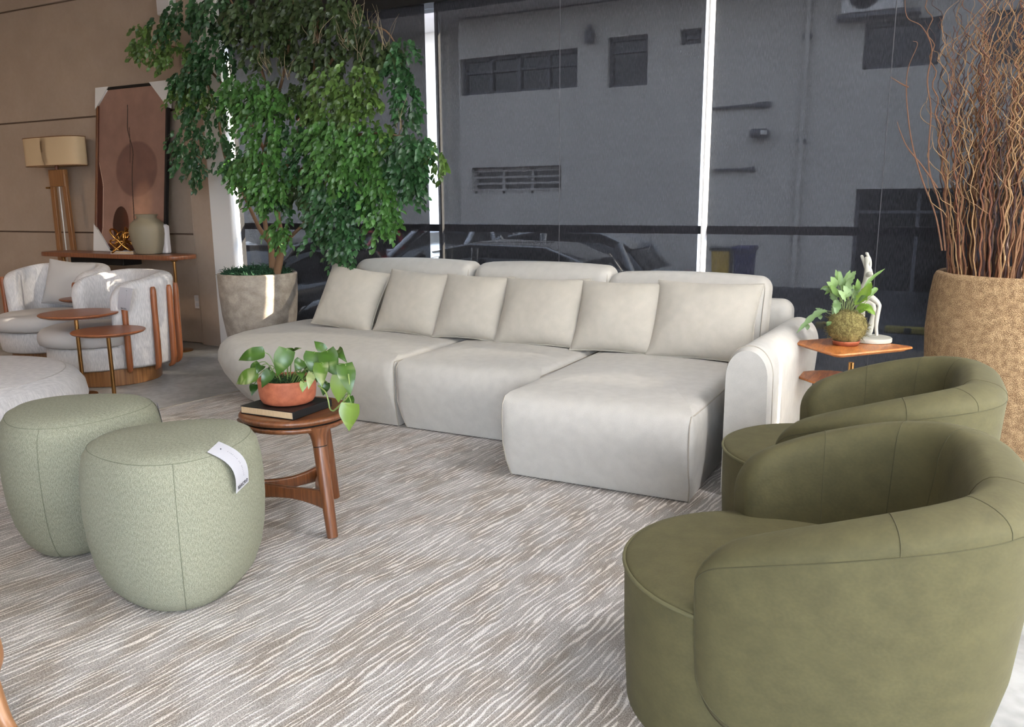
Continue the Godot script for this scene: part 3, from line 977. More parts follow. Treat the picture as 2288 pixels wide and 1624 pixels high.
func build_sofa() -> void:
	var t := thing("sofa", "long cream modular sofa with chaise and one sloping rounded arm", "sofa", Vector3(-2.4, 0, -4.3))
	# seat modules
	var fr := [Vector2(0.085, 0.02), Vector2(0.078, 0.03), Vector2(0.05, 0.10), Vector2(0.018, 0.19), Vector2(0.0, 0.28), Vector2(0.004, 0.34), Vector2(0.018, 0.385), Vector2(0.042, 0.414), Vector2(0.08, 0.430), Vector2(0.14, 0.438)]
	var sd := [Vector2(0.026, 0.02), Vector2(0.024, 0.03), Vector2(0.014, 0.10), Vector2(0.004, 0.19), Vector2(0.0, 0.28), Vector2(0.0, 0.34), Vector2(0.002, 0.385), Vector2(0.009, 0.41), Vector2(0.024, 0.426), Vector2(0.05, 0.438)]
	var spec := [[-4.36, -2.665, -3.70, [0.3, 0.04, 0.05, 0.62]], [-2.655, -1.735, -3.70, [0.04, 0.04, 0.05, 0.05]], [-1.725, -0.81, -3.225, [0.04, 0.04, 0.05, 0.05]]]
	for k in 3:
		var s: Array = spec[k]
		var x0: float = s[0]; var x1: float = s[1]; var zf: float = s[2]
		var o := even(round_poly([Vector2(x0, -5.02), Vector2(x1, -5.02), Vector2(x1, zf), Vector2(x0, zf)], s[3]), 150)
		var mb := MB.new()
		var rings := []
		for j in fr.size() + 5:
			var q := mini(j, fr.size() - 1)
			var shrink := 1.0 - maxf(0.0, j - q) * 0.2
			var ring := []
			for i in o.size():
				var p: Vector2 = o[i]
				var nr: Vector2 = (o[(i + 1) % o.size()] - o[(i + o.size() - 1) % o.size()]).normalized()
				nr = Vector2(nr.y, -nr.x)
				if nr.dot(p - Vector2((x0 + x1) / 2, zf - 0.6)) < 0: nr = -nr
				var fy: float = fr[q].y
				var e := p
				if k == 0 and p.x < x1 - 0.55:
					# the open end: rounded and tucked in underneath
					var more := 1.0 + (0.9 if q < 4 else 0.25) * smoothstep(x1 - 0.7, x1 - 1.5, p.x)
					e = p - nr * fr[q].x * more
				else:
					e = Vector2(clampf(p.x, x0 + (sd[q].x if k else 0.0), x1 - sd[q].x), minf(p.y, zf - fr[q].x))
					fy = lerpf(sd[q].y, fr[q].y, smoothstep(zf - 0.35, zf - 0.05, p.y))
				ring.append(Vector3(e.x, fy, e.y))
			if j > q:
				var mid := Vector3.ZERO
				for v in ring: mid += v / ring.size()
				for i in ring.size(): ring[i] = ring[i].lerp(mid, 1.0 - shrink) + Vector3(0, 0.016 * (1.0 - shrink * shrink), 0)
			rings.append(ring)
		mb.loft(rings, true, true, false)
		var seat := obj("seat_module", mb, M.sofa_fabric, t, true)
		# piping down both front corners and back along the upper sides
		for side in ([x1] if k == 0 else [x0, x1]):
			var ci := 0
			for i in o.size():
				if o[i].distance_to(Vector2(side, zf - 0.012)) < o[ci].distance_to(Vector2(side, zf - 0.012)): ci = i
			var path := []
			for q in 8: path.append(rings[q][ci])
			var back := []
			for i in o.size():
				if absf(o[i].x - side) < 0.03 and o[i].y < zf - 0.05 and o[i].y > -4.7: back.append(i)
			back.sort_custom(func(a, b): return o[a].y > o[b].y)
			for i in back: path.append(rings[7][i])
			mb = MB.new()
			seam_tube(mb, path, 0.0032)
			obj("piping", mb, M.sofa_piping, seat, true)
	# recessed dark feet line
	var mb := MB.new()
	for q in [[-3.9, -4.0], [-2.8, -4.0], [-1.9, -4.0], [-1.6, -3.5], [-0.95, -3.5], [-0.95, -4.8], [-3.9, -4.8], [-2.4, -4.8]]:
		mb = MB.new()
		mb.rbox(Vector3(q[0], 0.014, q[1]), Vector3(0.08, 0.028, 0.08), 0.006)
		obj("foot", mb, M.black, t, true)
	# frame back
	mb = MB.new()
	mb.rbox(Vector3(-2.45, 0.38, -5.12), Vector3(3.52, 0.68, 0.19), 0.075, 4, 4)
	obj("frame_back", mb, M.sofa_fabric, t, true)
	# back cushions
	var bk := [[-3.80, -2.795, 0.905, -4.90], [-2.775, -1.775, 0.905, -4.90], [-1.80, -0.80, 0.868, -4.90]]
	for b in bk:
		mb = MB.new()
		var w: float = b[1] - b[0]
		mb.rbox(Vector3((b[0] + b[1]) / 2, (0.43 + b[2]) / 2, b[3]), Vector3(w, b[2] - 0.43, 0.24), 0.075, 4, 8)
		mb.deform(func(p):
			var u: float = (p.x - (b[0] + b[1]) / 2) / (w / 2)
			var v: float = (p.y - 0.43) / (b[2] - 0.43)
			var puff := (1.0 - u * u) * sin(PI * clampf(v, 0, 1))
			return Vector3(p.x, p.y + 0.012 * (1.0 - u * u) * v - 0.006 * u * u * v, p.z - v * 0.12 + (0.045 * puff if p.z > b[3] else -0.02 * puff) + 0.06))
		var c := obj("back_cushion", mb, M.sofa_fabric, t, true)
		for s in [-1.0, 1.0]:
			mb = MB.new()
			var path := []
			for q in [[0.0, 0.10], [0.25, 0.105], [0.6, 0.105], [0.85, 0.098], [0.945, 0.078]]:
				path.append(Vector3((b[0] + b[1]) / 2 + s * (w / 2 - (0.020 if q[0] < 0.9 else 0.035)), 0.43 + (b[2] - 0.43) * q[0] - 0.004, b[3] - q[0] * 0.12 + 0.06 + q[1]))
			seam_tube(mb, smooth(path, 18), 0.003)
			obj("piping", mb, M.sofa_piping, c, true)
	# arm: a rounded slab, thick and flaring outwards
	mb = MB.new()
	var rings := []
	var front := []
	var n := 22
	for i in n + 1:
		var u := float(i) / n
		var z := lerpf(-3.47, -5.05, u)
		var f := sqrt(clampf(1.0 - pow(clampf((0.045 - u * 1.59) / 0.045, 0, 1), 2.0), 0.0, 1.0))      # soft front edge
		var e := sqrt(clampf(1.0 - pow(clampf((u - 0.88) / 0.12, 0, 1), 2.0), 0.02, 1.0))
		var top := 0.69 - 0.05 * u - 0.012 * (1.0 - f) - 0.06 * (1.0 - e)
		var half := (0.098 + 0.018 * u) * (0.9 + 0.1 * f) * (0.55 + 0.45 * e)
		var r := []
		for k in 33:
			var a := PI * k / 32.0
			# up the inner side, over the top, down the outer side
			var x := -cos(a)
			var y := sin(a)
			r.append(Vector3(-0.645 + 0.02 * u + half * signf(x) * pow(absf(x), 0.95), top - half * 1.4 * (1.0 - pow(y, 0.95)), z))
		var outer: Vector3 = r[32]
		var inner: Vector3 = r[0]
		for q in [[0.55, 0.004], [0.25, -0.012], [0.0, -0.05]]:
			var yy := lerpf(0.03, outer.y, q[0])
			r.append(Vector3(outer.x + q[1] - 0.02 * u, yy, z + (0.05 * (1.0 - q[0]) * u)))
		for q in [0.0, 0.25, 0.55]:
			r.append(Vector3(inner.x, lerpf(0.03, inner.y, q), z + (0.05 * (1.0 - q) * u)))
		rings.append(r)
		if i == 1: front = r
	mb.loft(rings, true, true, true)
	var arm := obj("armrest", mb, M.sofa_fabric, t, true)
	mb = MB.new()
	var pth := []
	for i in [36, 35, 34, 33]: pth.append(front[i])
	pth.reverse()
	var loop := [front[38], front[37], front[36]]
	loop = []
	for i in range(0, 33): loop.append(front[i] + Vector3(0, 0.001, 0.002))
	for i in [33, 34, 35]: loop.append(front[i] + Vector3(0.001, 0, 0.002))
	seam_tube(mb, loop, 0.0032)
	obj("piping", mb, M.sofa_piping, arm, true)
	# throw cushions
	var cs := [[-3.62, 0.50, 0.47, -4.43, "leftmost cream throw cushion on the sofa, tilted against the left back cushion", 0.10, -0.09], [-3.07, 0.53, 0.46, -4.43, "second cream throw cushion from the left, under the left back cushion's right half", 0.02, -0.04], [-2.60, 0.50, 0.45, -4.42, "third cream throw cushion from the left, below the gap of two back cushions", 0.02, 0.0], [-2.09, 0.58, 0.45, -4.39, "fourth cream throw cushion from the left, before the middle back cushion", -0.02, 0.02], [-1.58, 0.53, 0.45, -4.37, "second cream throw cushion from the arm, beside the rightmost one", 0.03, 0.02], [-1.08, 0.60, 0.47, -4.36, "rightmost cream throw cushion on the sofa, touching the arm", 0.0, 0.0]]
	for i in cs.size():
		var c: Array = cs[i]
		var th := thing("throw_cushion", c[4], "cushion", Vector3(c[0], 0.445, c[3]), 0.0, "cream throw cushions on the sofa")
		var tilt := Basis(Vector3.RIGHT, -0.50) * Basis(Vector3.BACK, c[6]) * Basis(Vector3.UP, c[5])
		var up := Vector3(0, c[2] * 0.47, -0.02)
		var pm := MB.new()
		pillow(pm, c[1], c[2], 0.20, 20, 100 + i)
		pm.deform(func(p): return tilt * (p + Vector3(0, c[2] / 2, 0)))
		obj("cover", pm, M.cushion_fabric, th)
		pm = MB.new()
		var ed := []
		for p in pillow_edge(c[1], c[2]): ed.append(tilt * (p + Vector3(0, c[2] / 2, 0)))
		pm.tube(ed, [0.0042], 6, false)
		obj("seam", pm, M.cushion_fabric, th)

# barrel chair shell, facing -x, its centre at the origin
func shell(mb: MB, p: Dictionary) -> Array:
	var phi_m: float = p.span
	var n := 84
	var rings := []
	var arc := []
	var plan := func(a: float) -> Vector2:
		var c := cos(a); var s := sin(a)
		return Vector2((p.rb if c > 0 else p.rf) * c, p.rw * signf(s) * pow(absf(s), p.get("pw", 0.85)))
	var ts := []
	for i in n + 1:
		var u := float(i) / n * 2.0 - 1.0
		ts.append(phi_m * signf(u) * (1.0 - pow(1.0 - absf(u), 1.5)))
	var total := 0.0
	var len_ := [0.0]
	for i in n:
		total += plan.call(ts[i]).distance_to(plan.call(ts[i + 1]))
		len_.append(total)
	for i in n + 1:
		var a: float = ts[i]
		var c: Vector2 = plan.call(a)
		var d: Vector2 = (plan.call(a + 0.01) - plan.call(a - 0.01)).normalized()
		var out := Vector2(d.y, -d.x)
		if out.dot(c) < 0: out = -out
		var s := minf(len_[i], total - len_[i])
		var k: float = smoothstep(p.drop0, p.drop1, absf(a)) if not p.has("rise") else pow(clampf((absf(a) - p.drop0) / (phi_m - p.drop0), 0, 1), p.rise)
		var top: float = lerpf(p.back, p.arm, k)
		var bot: float = p.bottom
		var rc: float = p.corner
		top -= rc * (1.0 - sqrt(1.0 - pow(1.0 - minf(s / rc, 1.0), 2.0)))
		var rc2: float = p.corner_low
		bot += rc2 * (1.0 - sqrt(1.0 - pow(1.0 - minf(s / rc2, 1.0), 2.0)))
		var th: float = lerpf(p.thick, p.thick_arm, k) * (p.get("end", 0.3) + (1.0 - p.get("end", 0.3)) * sqrt(1.0 - pow(1.0 - minf(s / (p.thick_arm * 0.55), 1.0), 2.0)))
		var flare: float = p.get("flare", 0.0)
		# outer face up, over the padded top, inner face down
		var sec := [[0.42, 0.0, 0], [0.5, 0.03, 0], [0.5, 0.5, 0], [0.5, 0.88, 0]]
		var r := []
		var hh := top - bot
		var cap: float = minf(lerpf(p.cap, p.get("cap_arm", p.cap), k), hh * 0.4)
		var un: float = p.get("under", 0.0) * smoothstep(0.0, 0.28, s)
		for q in [[0.42 - un / th, bot], [0.5 - un * 0.55 / th, bot + 0.025 + un * 0.3], [0.5 - un * 0.12 / th, lerpf(bot, top, 0.3)], [0.5, lerpf(bot, top, 0.7)], [0.5, top - cap]]:
			r.append([q[0] * th + flare * (q[1] - p.bottom), q[1]])
		for j in range(1, 9):
			var g := PI * 0.5 * j / 8.0
			r.append([th * (0.5 - 0.62 * (1.0 - cos(g))) + flare * (top - cap - p.bottom), top - cap + cap * pow(sin(g), 0.8)])
		for j in range(1, 8):
			var g := PI * 0.5 * j / 7.0
			r.append([th * (-0.12 - 0.38 * sin(g)) + flare * (top - cap - p.bottom), top - cap * 1.9 * (1.0 - cos(g))])
		r.append([-0.52 * th, lerpf(bot, top, 0.45)])
		r.append([-0.52 * th, bot + 0.03])
		r.append([-0.4 * th, bot])
		var ring := []
		for q in r:
			var e: Vector2 = c + out * q[0]
			ring.append(Vector3(e.x, q[1], e.y))
		rings.append(ring)
	mb.loft(rings, true, true, true)
	return [rings, ts]

func make_green_chair(label: String, pos: Vector3, turn: float) -> Node3D:
	var t := thing("barrel_armchair", label, "armchair", pos, turn, "green velvet barrel armchairs")
	var p := {"span": deg_to_rad(138), "rb": 0.30, "rf": 0.33, "rw": 0.352, "pw": 0.48, "drop0": deg_to_rad(20), "drop1": deg_to_rad(135), "back": 0.732, "arm": 0.55, "bottom": 0.13, "corner": 0.07, "corner_low": 0.15, "thick": 0.15, "thick_arm": 0.115, "cap": 0.055, "cap_arm": 0.04, "flare": 0.06, "end": 0.55, "rise": 1.9, "under": 0.05}
	var mb := MB.new()
	var got := shell(mb, p)
	var rings: Array = got[0]
	var back := obj("backrest", mb, M.velvet, t)
	# stitched seam along the outer rim, cross seams over the padded top
	mb = MB.new()
	var path := []
	var last := rings.size() - 1
	for i in range(22, 2, -1): path.append(rings[i][1])
	for k in [1, 2, 3]: path.append(rings[2][k])
	for i in range(3, last - 2): path.append(rings[i][4])
	for k in [3, 2, 1]: path.append(rings[last - 2][k])
	for i in range(last - 3, last - 23, -1): path.append(rings[i][1])
	mb.tube(path, [0.0016], 5)
	obj("seam", mb, M.velvet_seam, back)
	for deg in [-95.0, -58.0, -25.0, 8.0, 38.0, 72.0]:
		var ci := 0
		for i in got[1].size():
			if absf(got[1][i] - deg_to_rad(deg)) < absf(got[1][ci] - deg_to_rad(deg)): ci = i
		path = []
		for k in range(4, 21): path.append(rings[ci][k])
		mb = MB.new()
		mb.tube(path, [0.0013], 5)
		obj("seam", mb, M.velvet_seam, back)
	# round seat on its drum
	mb = MB.new()
	mb.lathe([Vector2(0, 0.004), Vector2(0.33, 0.004), Vector2(0.342, 0.015), Vector2(0.352, 0.2), Vector2(0.355, 0.36), Vector2(0.353, 0.384)], 64, Vector3(-0.155, 0, 0))
	obj("base", mb, M.velvet, t)
	mb = MB.new()
	mb.lathe([Vector2(0.353, 0.384), Vector2(0.354, 0.390), Vector2(0.347, 0.398), Vector2(0.325, 0.404), Vector2(0.25, 0.411), Vector2(0.12, 0.415), Vector2(0, 0.416)], 64, Vector3(-0.155, 0, 0))
	var seat := obj("seat", mb, M.velvet, t)
	mb = MB.new()
	path = []
	for i in 65: path.append(Vector3(-0.155 + 0.356 * cos(TAU * i / 64), 0.388, 0.356 * sin(TAU * i / 64)))
	mb.tube(path, [0.0052], 8, false)
	obj("piping", mb, M.velvet_piping, seat)
	return t

func build_green_chairs() -> void:
	make_green_chair("nearest olive velvet barrel armchair, cut by the frame's bottom edge", Vector3(-0.15, 0, -2.02), 0.08)
	make_green_chair("further olive velvet barrel armchair, behind the nearest one by the planter", Vector3(-0.135, 0, -3.10), 0.01)

func tri_round(r: float, lobe: float, turn: float, n := 90) -> Array:
	var out := []
	for i in n:
		var a := TAU * i / n
		var q := r * (1.0 + lobe * cos(3.0 * (a - turn)))
		out.append(Vector2(q * cos(a), q * sin(a)))
	return out

func make_ottoman(label: String, pos: Vector3, turn: float) -> Node3D:
	var t := thing("ottoman", label, "ottoman", pos, 0.0, "green tweed ottomans")
	var mb := MB.new()
	var o := tri_round(0.288, 0.06, turn)
	var prof := [Vector2(0.11, 0.0), Vector2(0.078, 0.008), Vector2(0.048, 0.045), Vector2(0.022, 0.11), Vector2(0.007, 0.19), Vector2(0, 0.28), Vector2(0.0, 0.37), Vector2(0.005, 0.435), Vector2(0.016, 0.485), Vector2(0.034, 0.512), Vector2(0.062, 0.528), Vector2(0.10, 0.536)]
	var rings := pad(mb, o, prof, 0.012)
	var body := obj("cover", mb, M.green_tweed, t)
	for k in 3:
		var ci := int(round((turn + TAU * k / 3.0) / TAU * o.size())) % o.size()
		mb = MB.new()
		var path := []
		for q in 10: path.append(rings[q][ci])
		mb.tube(smooth(path, 30), [0.0011], 5)
		obj("seam", mb, M.tweed_seam, body)
	mb = MB.new()
	var ring: Array = rings[9].duplicate()
	ring.append(ring[0])
	mb.tube(ring, [0.0011], 5, false)
	obj("seam", mb, M.tweed_seam, body)
	return t

func ray_hit(o: Vector3, d: Vector3, node: MeshInstance3D, shift: Vector3) -> Vector3:
	var best := 1e9
	var f: PackedVector3Array = node.mesh.get_faces()
	for i in range(0, f.size(), 3):
		var h = Geometry3D.ray_intersects_triangle(o, d, f[i] + shift, f[i + 1] + shift, f[i + 2] + shift)
		if h != null: best = minf(best, o.distance_to(h))
	return o + d.normalized() * best if best < 1e8 else o + d.normalized() * 3.0

func build_ottomans() -> void:
	# the seam corner of each faces the viewer
	var a2 := atan2(0.62, 0.78)
	var o1 := make_ottoman("green tweed ottoman at the left edge, without a visible front tag", Vector3(-2.885, 0.016, -1.925), a2 + 0.35)
	var o2 := make_ottoman("green tweed ottoman in front with a white hang tag on its side", Vector3(-2.203, 0.016, -1.796), a2)
	var body: MeshInstance3D = o2.get_child(0)
	var p := [Vector2(458, 1012), Vector2(484, 988), Vector2(546, 1080), Vector2(518, 1107)]
	var c := []
	for q in p: c.append(ray_hit(EYE, ray(q.x, q.y), body, o2.position))
	var nrm: Vector3 = (c[2] - c[0]).cross(c[1] - c[3]).normalized()
	if nrm.dot(EYE - c[0]) < 0: nrm = -nrm
	var card := func(u: float, v: float) -> Vector3:     # u across, v down the card; it bows out from the cloth
		var l: Vector3 = c[0].lerp(c[3], v); var r: Vector3 = c[1].lerp(c[2], v)
		var along: Vector3 = (c[2] - c[1]).normalized()
		var bow := sin(PI * v) * 0.034
		var sideways: Vector3 = (c[1] - c[0]).normalized()
		return l.lerp(r, u) + nrm * (0.009 + bow + 0.009 * v) + sideways * sin(PI * v) * 0.010
	hang_tag("hang_tag", "white paper hang tag lying on the front green ottoman", o2, card, 0.5, 1.0)
	# the other ottoman's tag shows only its edge
	var e1 := on(363, 908, 0.50)
	var e2 := on(366, 940, 0.44)
	var c1 := func(u: float, v: float) -> Vector3:
		return Vector3(-2.735, 0.515 - v * 0.1, -2.17) + Vector3(0.85, 0, 0.52) * (u - 0.5) * 0.035 + Vector3(0.52, 0, -0.85) * (0.004 + 0.015 * v)
	hang_tag("hang_tag", "white paper hang tag seen edge-on behind the left green ottoman", o1, c1, 0.5, 1.0)

func hang_tag(called: String, label: String, _host: Node3D, card: Callable, _a: float, _b: float) -> void:
	var base: Vector3 = card.call(0.5, 0.5)
	var t := thing(called, label, "price tag", base)
	var mb := MB.new()
	var n := 12
	var across: Vector3 = card.call(1, 0.5) - card.call(0, 0.5)
	var down: Vector3 = card.call(0.5, 0.6) - card.call(0.5, 0.4)
	var nn := down.cross(across).normalized()
	if nn.dot(EYE - base) < 0: nn = -nn
	var rings := []
	for i in n + 1:
		var v := float(i) / n
		rings.append([card.call(0, v), card.call(1, v), card.call(1, v) - nn * 0.0008, card.call(0, v) - nn * 0.0008])
	# sharp faces: front, back, rim as separate strips
	for side in 4:
		var strip := []
		for r in rings: strip.append([r[side], r[(side + 1) % 4]])
		mb.loft(strip, false)
	obj("card", mb, M.card, t, true)
	var eye := MB.new()
	var hole: Vector3 = card.call(0.55, 0.12)
	eye.tube([hole - nn * 0.0002, hole + nn * 0.0008], [0.0028], 12)
	obj("eyelet", eye, M.ink, t, true)
	if label.contains("edge-on"): return
	var word := func(text: String, a: Vector2, b: Vector2, size: float, m: Material, font_w: int):
		var p0: Vector3 = card.call(a.x, a.y); var p1: Vector3 = card.call(b.x, b.y)
		var x: Vector3 = (p1 - p0).normalized()
		var q := (card.call(a.x + 0.01, a.y) as Vector3) - (card.call(a.x, a.y) as Vector3)
		var w: Vector3 = (card.call((a.x + b.x) / 2, (a.y + b.y) / 2 + 0.02) as Vector3) - (card.call((a.x + b.x) / 2, (a.y + b.y) / 2 - 0.02) as Vector3)
		var q2: Vector3 = (card.call((a.x + b.x) / 2 + 0.02, (a.y + b.y) / 2) as Vector3) - (card.call((a.x + b.x) / 2 - 0.02, (a.y + b.y) / 2) as Vector3)
		var z := w.cross(q2).normalized()
		if z.dot(EYE - base) < 0: z = -z
		x = (x - z * x.dot(z)).normalized()
		var y := z.cross(x)
		var tm := TextMesh.new()
		var sf := SystemFont.new()
		sf.font_names = PackedStringArray(["Droid Sans"])
		sf.font_weight = font_w
		tm.font = sf
		tm.text = text
		tm.font_size = 32
		tm.depth = 0.0
		tm.pixel_size = size / 32.0
		tm.horizontal_alignment = HORIZONTAL_ALIGNMENT_CENTER
		tm.material = m
		var o := MeshInstance3D.new()
		o.name = part_name("lettering", t)
		o.mesh = tm
		t.add_child(o, true)
		o.transform = Transform3D(Basis(x, y, z), (p0 + p1) / 2 + z * 0.0016 - base)
	word.call("MACRO", Vector2(0.1, 0.93), Vector2(0.92, 0.93), 0.0165, M.ink, 700)
	var letters := "DESIGN AO ALCANCE"
	for i in letters.length():        # one letter at a time, spaced out up the bowed card
		if letters[i] == " ": continue
		var v := 0.80 - i * 0.0345
		word.call(letters[i], Vector2(0.6, v), Vector2(0.6, v - 0.03), 0.006, M.soft_ink, 500)

func build_stool_set() -> void:
	var c := Vector3(-2.235, 0.016, -2.43)
	var t := thing("side_stool", "round three-legged walnut side stool holding the book and pothos", "stool", c)
	var mb := MB.new()
	mb.lathe([Vector2(0, 0.447), Vector2(0.205, 0.447), Vector2(0.214, 0.45), Vector2(0.221, 0.458), Vector2(0.222, 0.464), Vector2(0.217, 0.472), Vector2(0.206, 0.4755), Vector2(0.185, 0.474), Vector2(0.1, 0.473), Vector2(0, 0.473)], 64)
	obj("seat", mb, M.walnut, t)
	mb = MB.new()
	mb.lathe([Vector2(0, 0.441), Vector2(0.207, 0.441), Vector2(0.207, 0.449), Vector2(0, 0.449)], 48)
	obj("groove", mb, M.groove, t)
	mb = MB.new()
	mb.lathe([Vector2(0, 0.418), Vector2(0.195, 0.418), Vector2(0.207, 0.422), Vector2(0.213, 0.43), Vector2(0.212, 0.438), Vector2(0.206, 0.4425), Vector2(0, 0.4425)], 64)
	obj("apron", mb, M.walnut, t)
	var feet := []
	for k in 3:
		var a := deg_to_rad(22.0 + 120.0 * k)
		var d := Vector3(cos(a), 0, sin(a))
		feet.append(d)
		var top := d * 0.185 + Vector3(0, 0.425, 0)
		var bot := d * 0.262
		mb = MB.new()
		var path := []; var rad := []
		for q in [[0.0, 0.0195], [0.004, 0.0215], [0.3, 0.024], [0.6, 0.0265], [0.80, 0.0275], [0.84, 0.0275]]:
			path.append(bot.lerp(top, q[0])); rad.append(q[1])
		mb.tube(path, rad, 20)
		var leg := obj("leg", mb, M.walnut, t)
		mb = MB.new()
		mb.tube([bot.lerp(top, 0.838), bot.lerp(top, 0.852)], [0.0265], 20)
		obj("groove", mb, M.groove, leg)
		mb = MB.new()
		path = []; rad = []
		for q in [[0.85, 0.0275], [0.90, 0.029], [0.95, 0.033], [0.985, 0.041], [1.02, 0.048]]:
			path.append(bot.lerp(top, q[0])); rad.append(q[1])
		mb.tube(path, rad, 20)
		obj("capital", mb, M.walnut, leg)
	for k in 3:
		var a: Vector3 = feet[k] * 0.238 + Vector3(0, 0.14, 0)
		var b: Vector3 = feet[(k + 1) % 3] * 0.238 + Vector3(0, 0.14, 0)
		var inward: Vector3 = -((a + b) / 2 * Vector3(1, 0, 1)).normalized()
		mb = MB.new()
		var rings := []
		for i in 13:
			var u := i / 12.0
			var q := a.lerp(b, u) + inward * 0.045 * sin(PI * u)
			var h := 0.024 + 0.018 * pow(absf(u - 0.5) * 2.0, 1.6)
			var side: Vector3 = (b - a).normalized().cross(Vector3.UP)
			var r := []
			for s in oval(0.0125, h, 12, 5.0): r.append(q + side * s.x + Vector3.UP * (s.y - (0.02 - h) * 0.3))
			rings.append(r)
		mb.loft(rings, true, true, true)
		obj("stretcher", mb, M.walnut, t)
	# the book
	var p0 := on(538, 924, 0.49); var p1 := on(655, 940, 0.49); var p2 := on(737, 908, 0.49)
	var ex := (p1 - p0).normalized()
	var ez := (p1 - p2); ez = (ez - ex * ez.dot(ex)); 
	var w := p0.distance_to(p1); var dep := ez.length()
	ez = ez.normalized()
	var centre := (p0 + p1) / 2 - ez * dep / 2
	var bt := thing("book", "thick black-covered book with cream pages lying under the terracotta pot", "book", Vector3(centre.x, 0.4915, centre.z))
	var turn := Basis(ex, Vector3.UP, ez)
	for y in [0.0015, 0.0295]:
		mb = MB.new()
		mb.rbox(turn * Vector3(0, y, 0), Vector3(w, 0.003, dep), 0.0012, 1, 1, turn)
		obj("cover", mb, M.book_black, bt)
	mb = MB.new()
	mb.rbox(turn * Vector3(w / 2 - 0.0015, 0.0155, 0), Vector3(0.003, 0.03, dep), 0.0012, 1, 1, turn)
	obj("spine", mb, M.book_black, bt)
	mb = MB.new()
	mb.rbox(turn * Vector3(-0.0005, 0.0155, 0.0), Vector3(w - 0.006, 0.025, dep - 0.004), 0.0008, 1, 1, turn)
	obj("pages", mb, M.book_paper, bt)
	build_pothos(Vector3(-2.247, 0.523, -2.405))

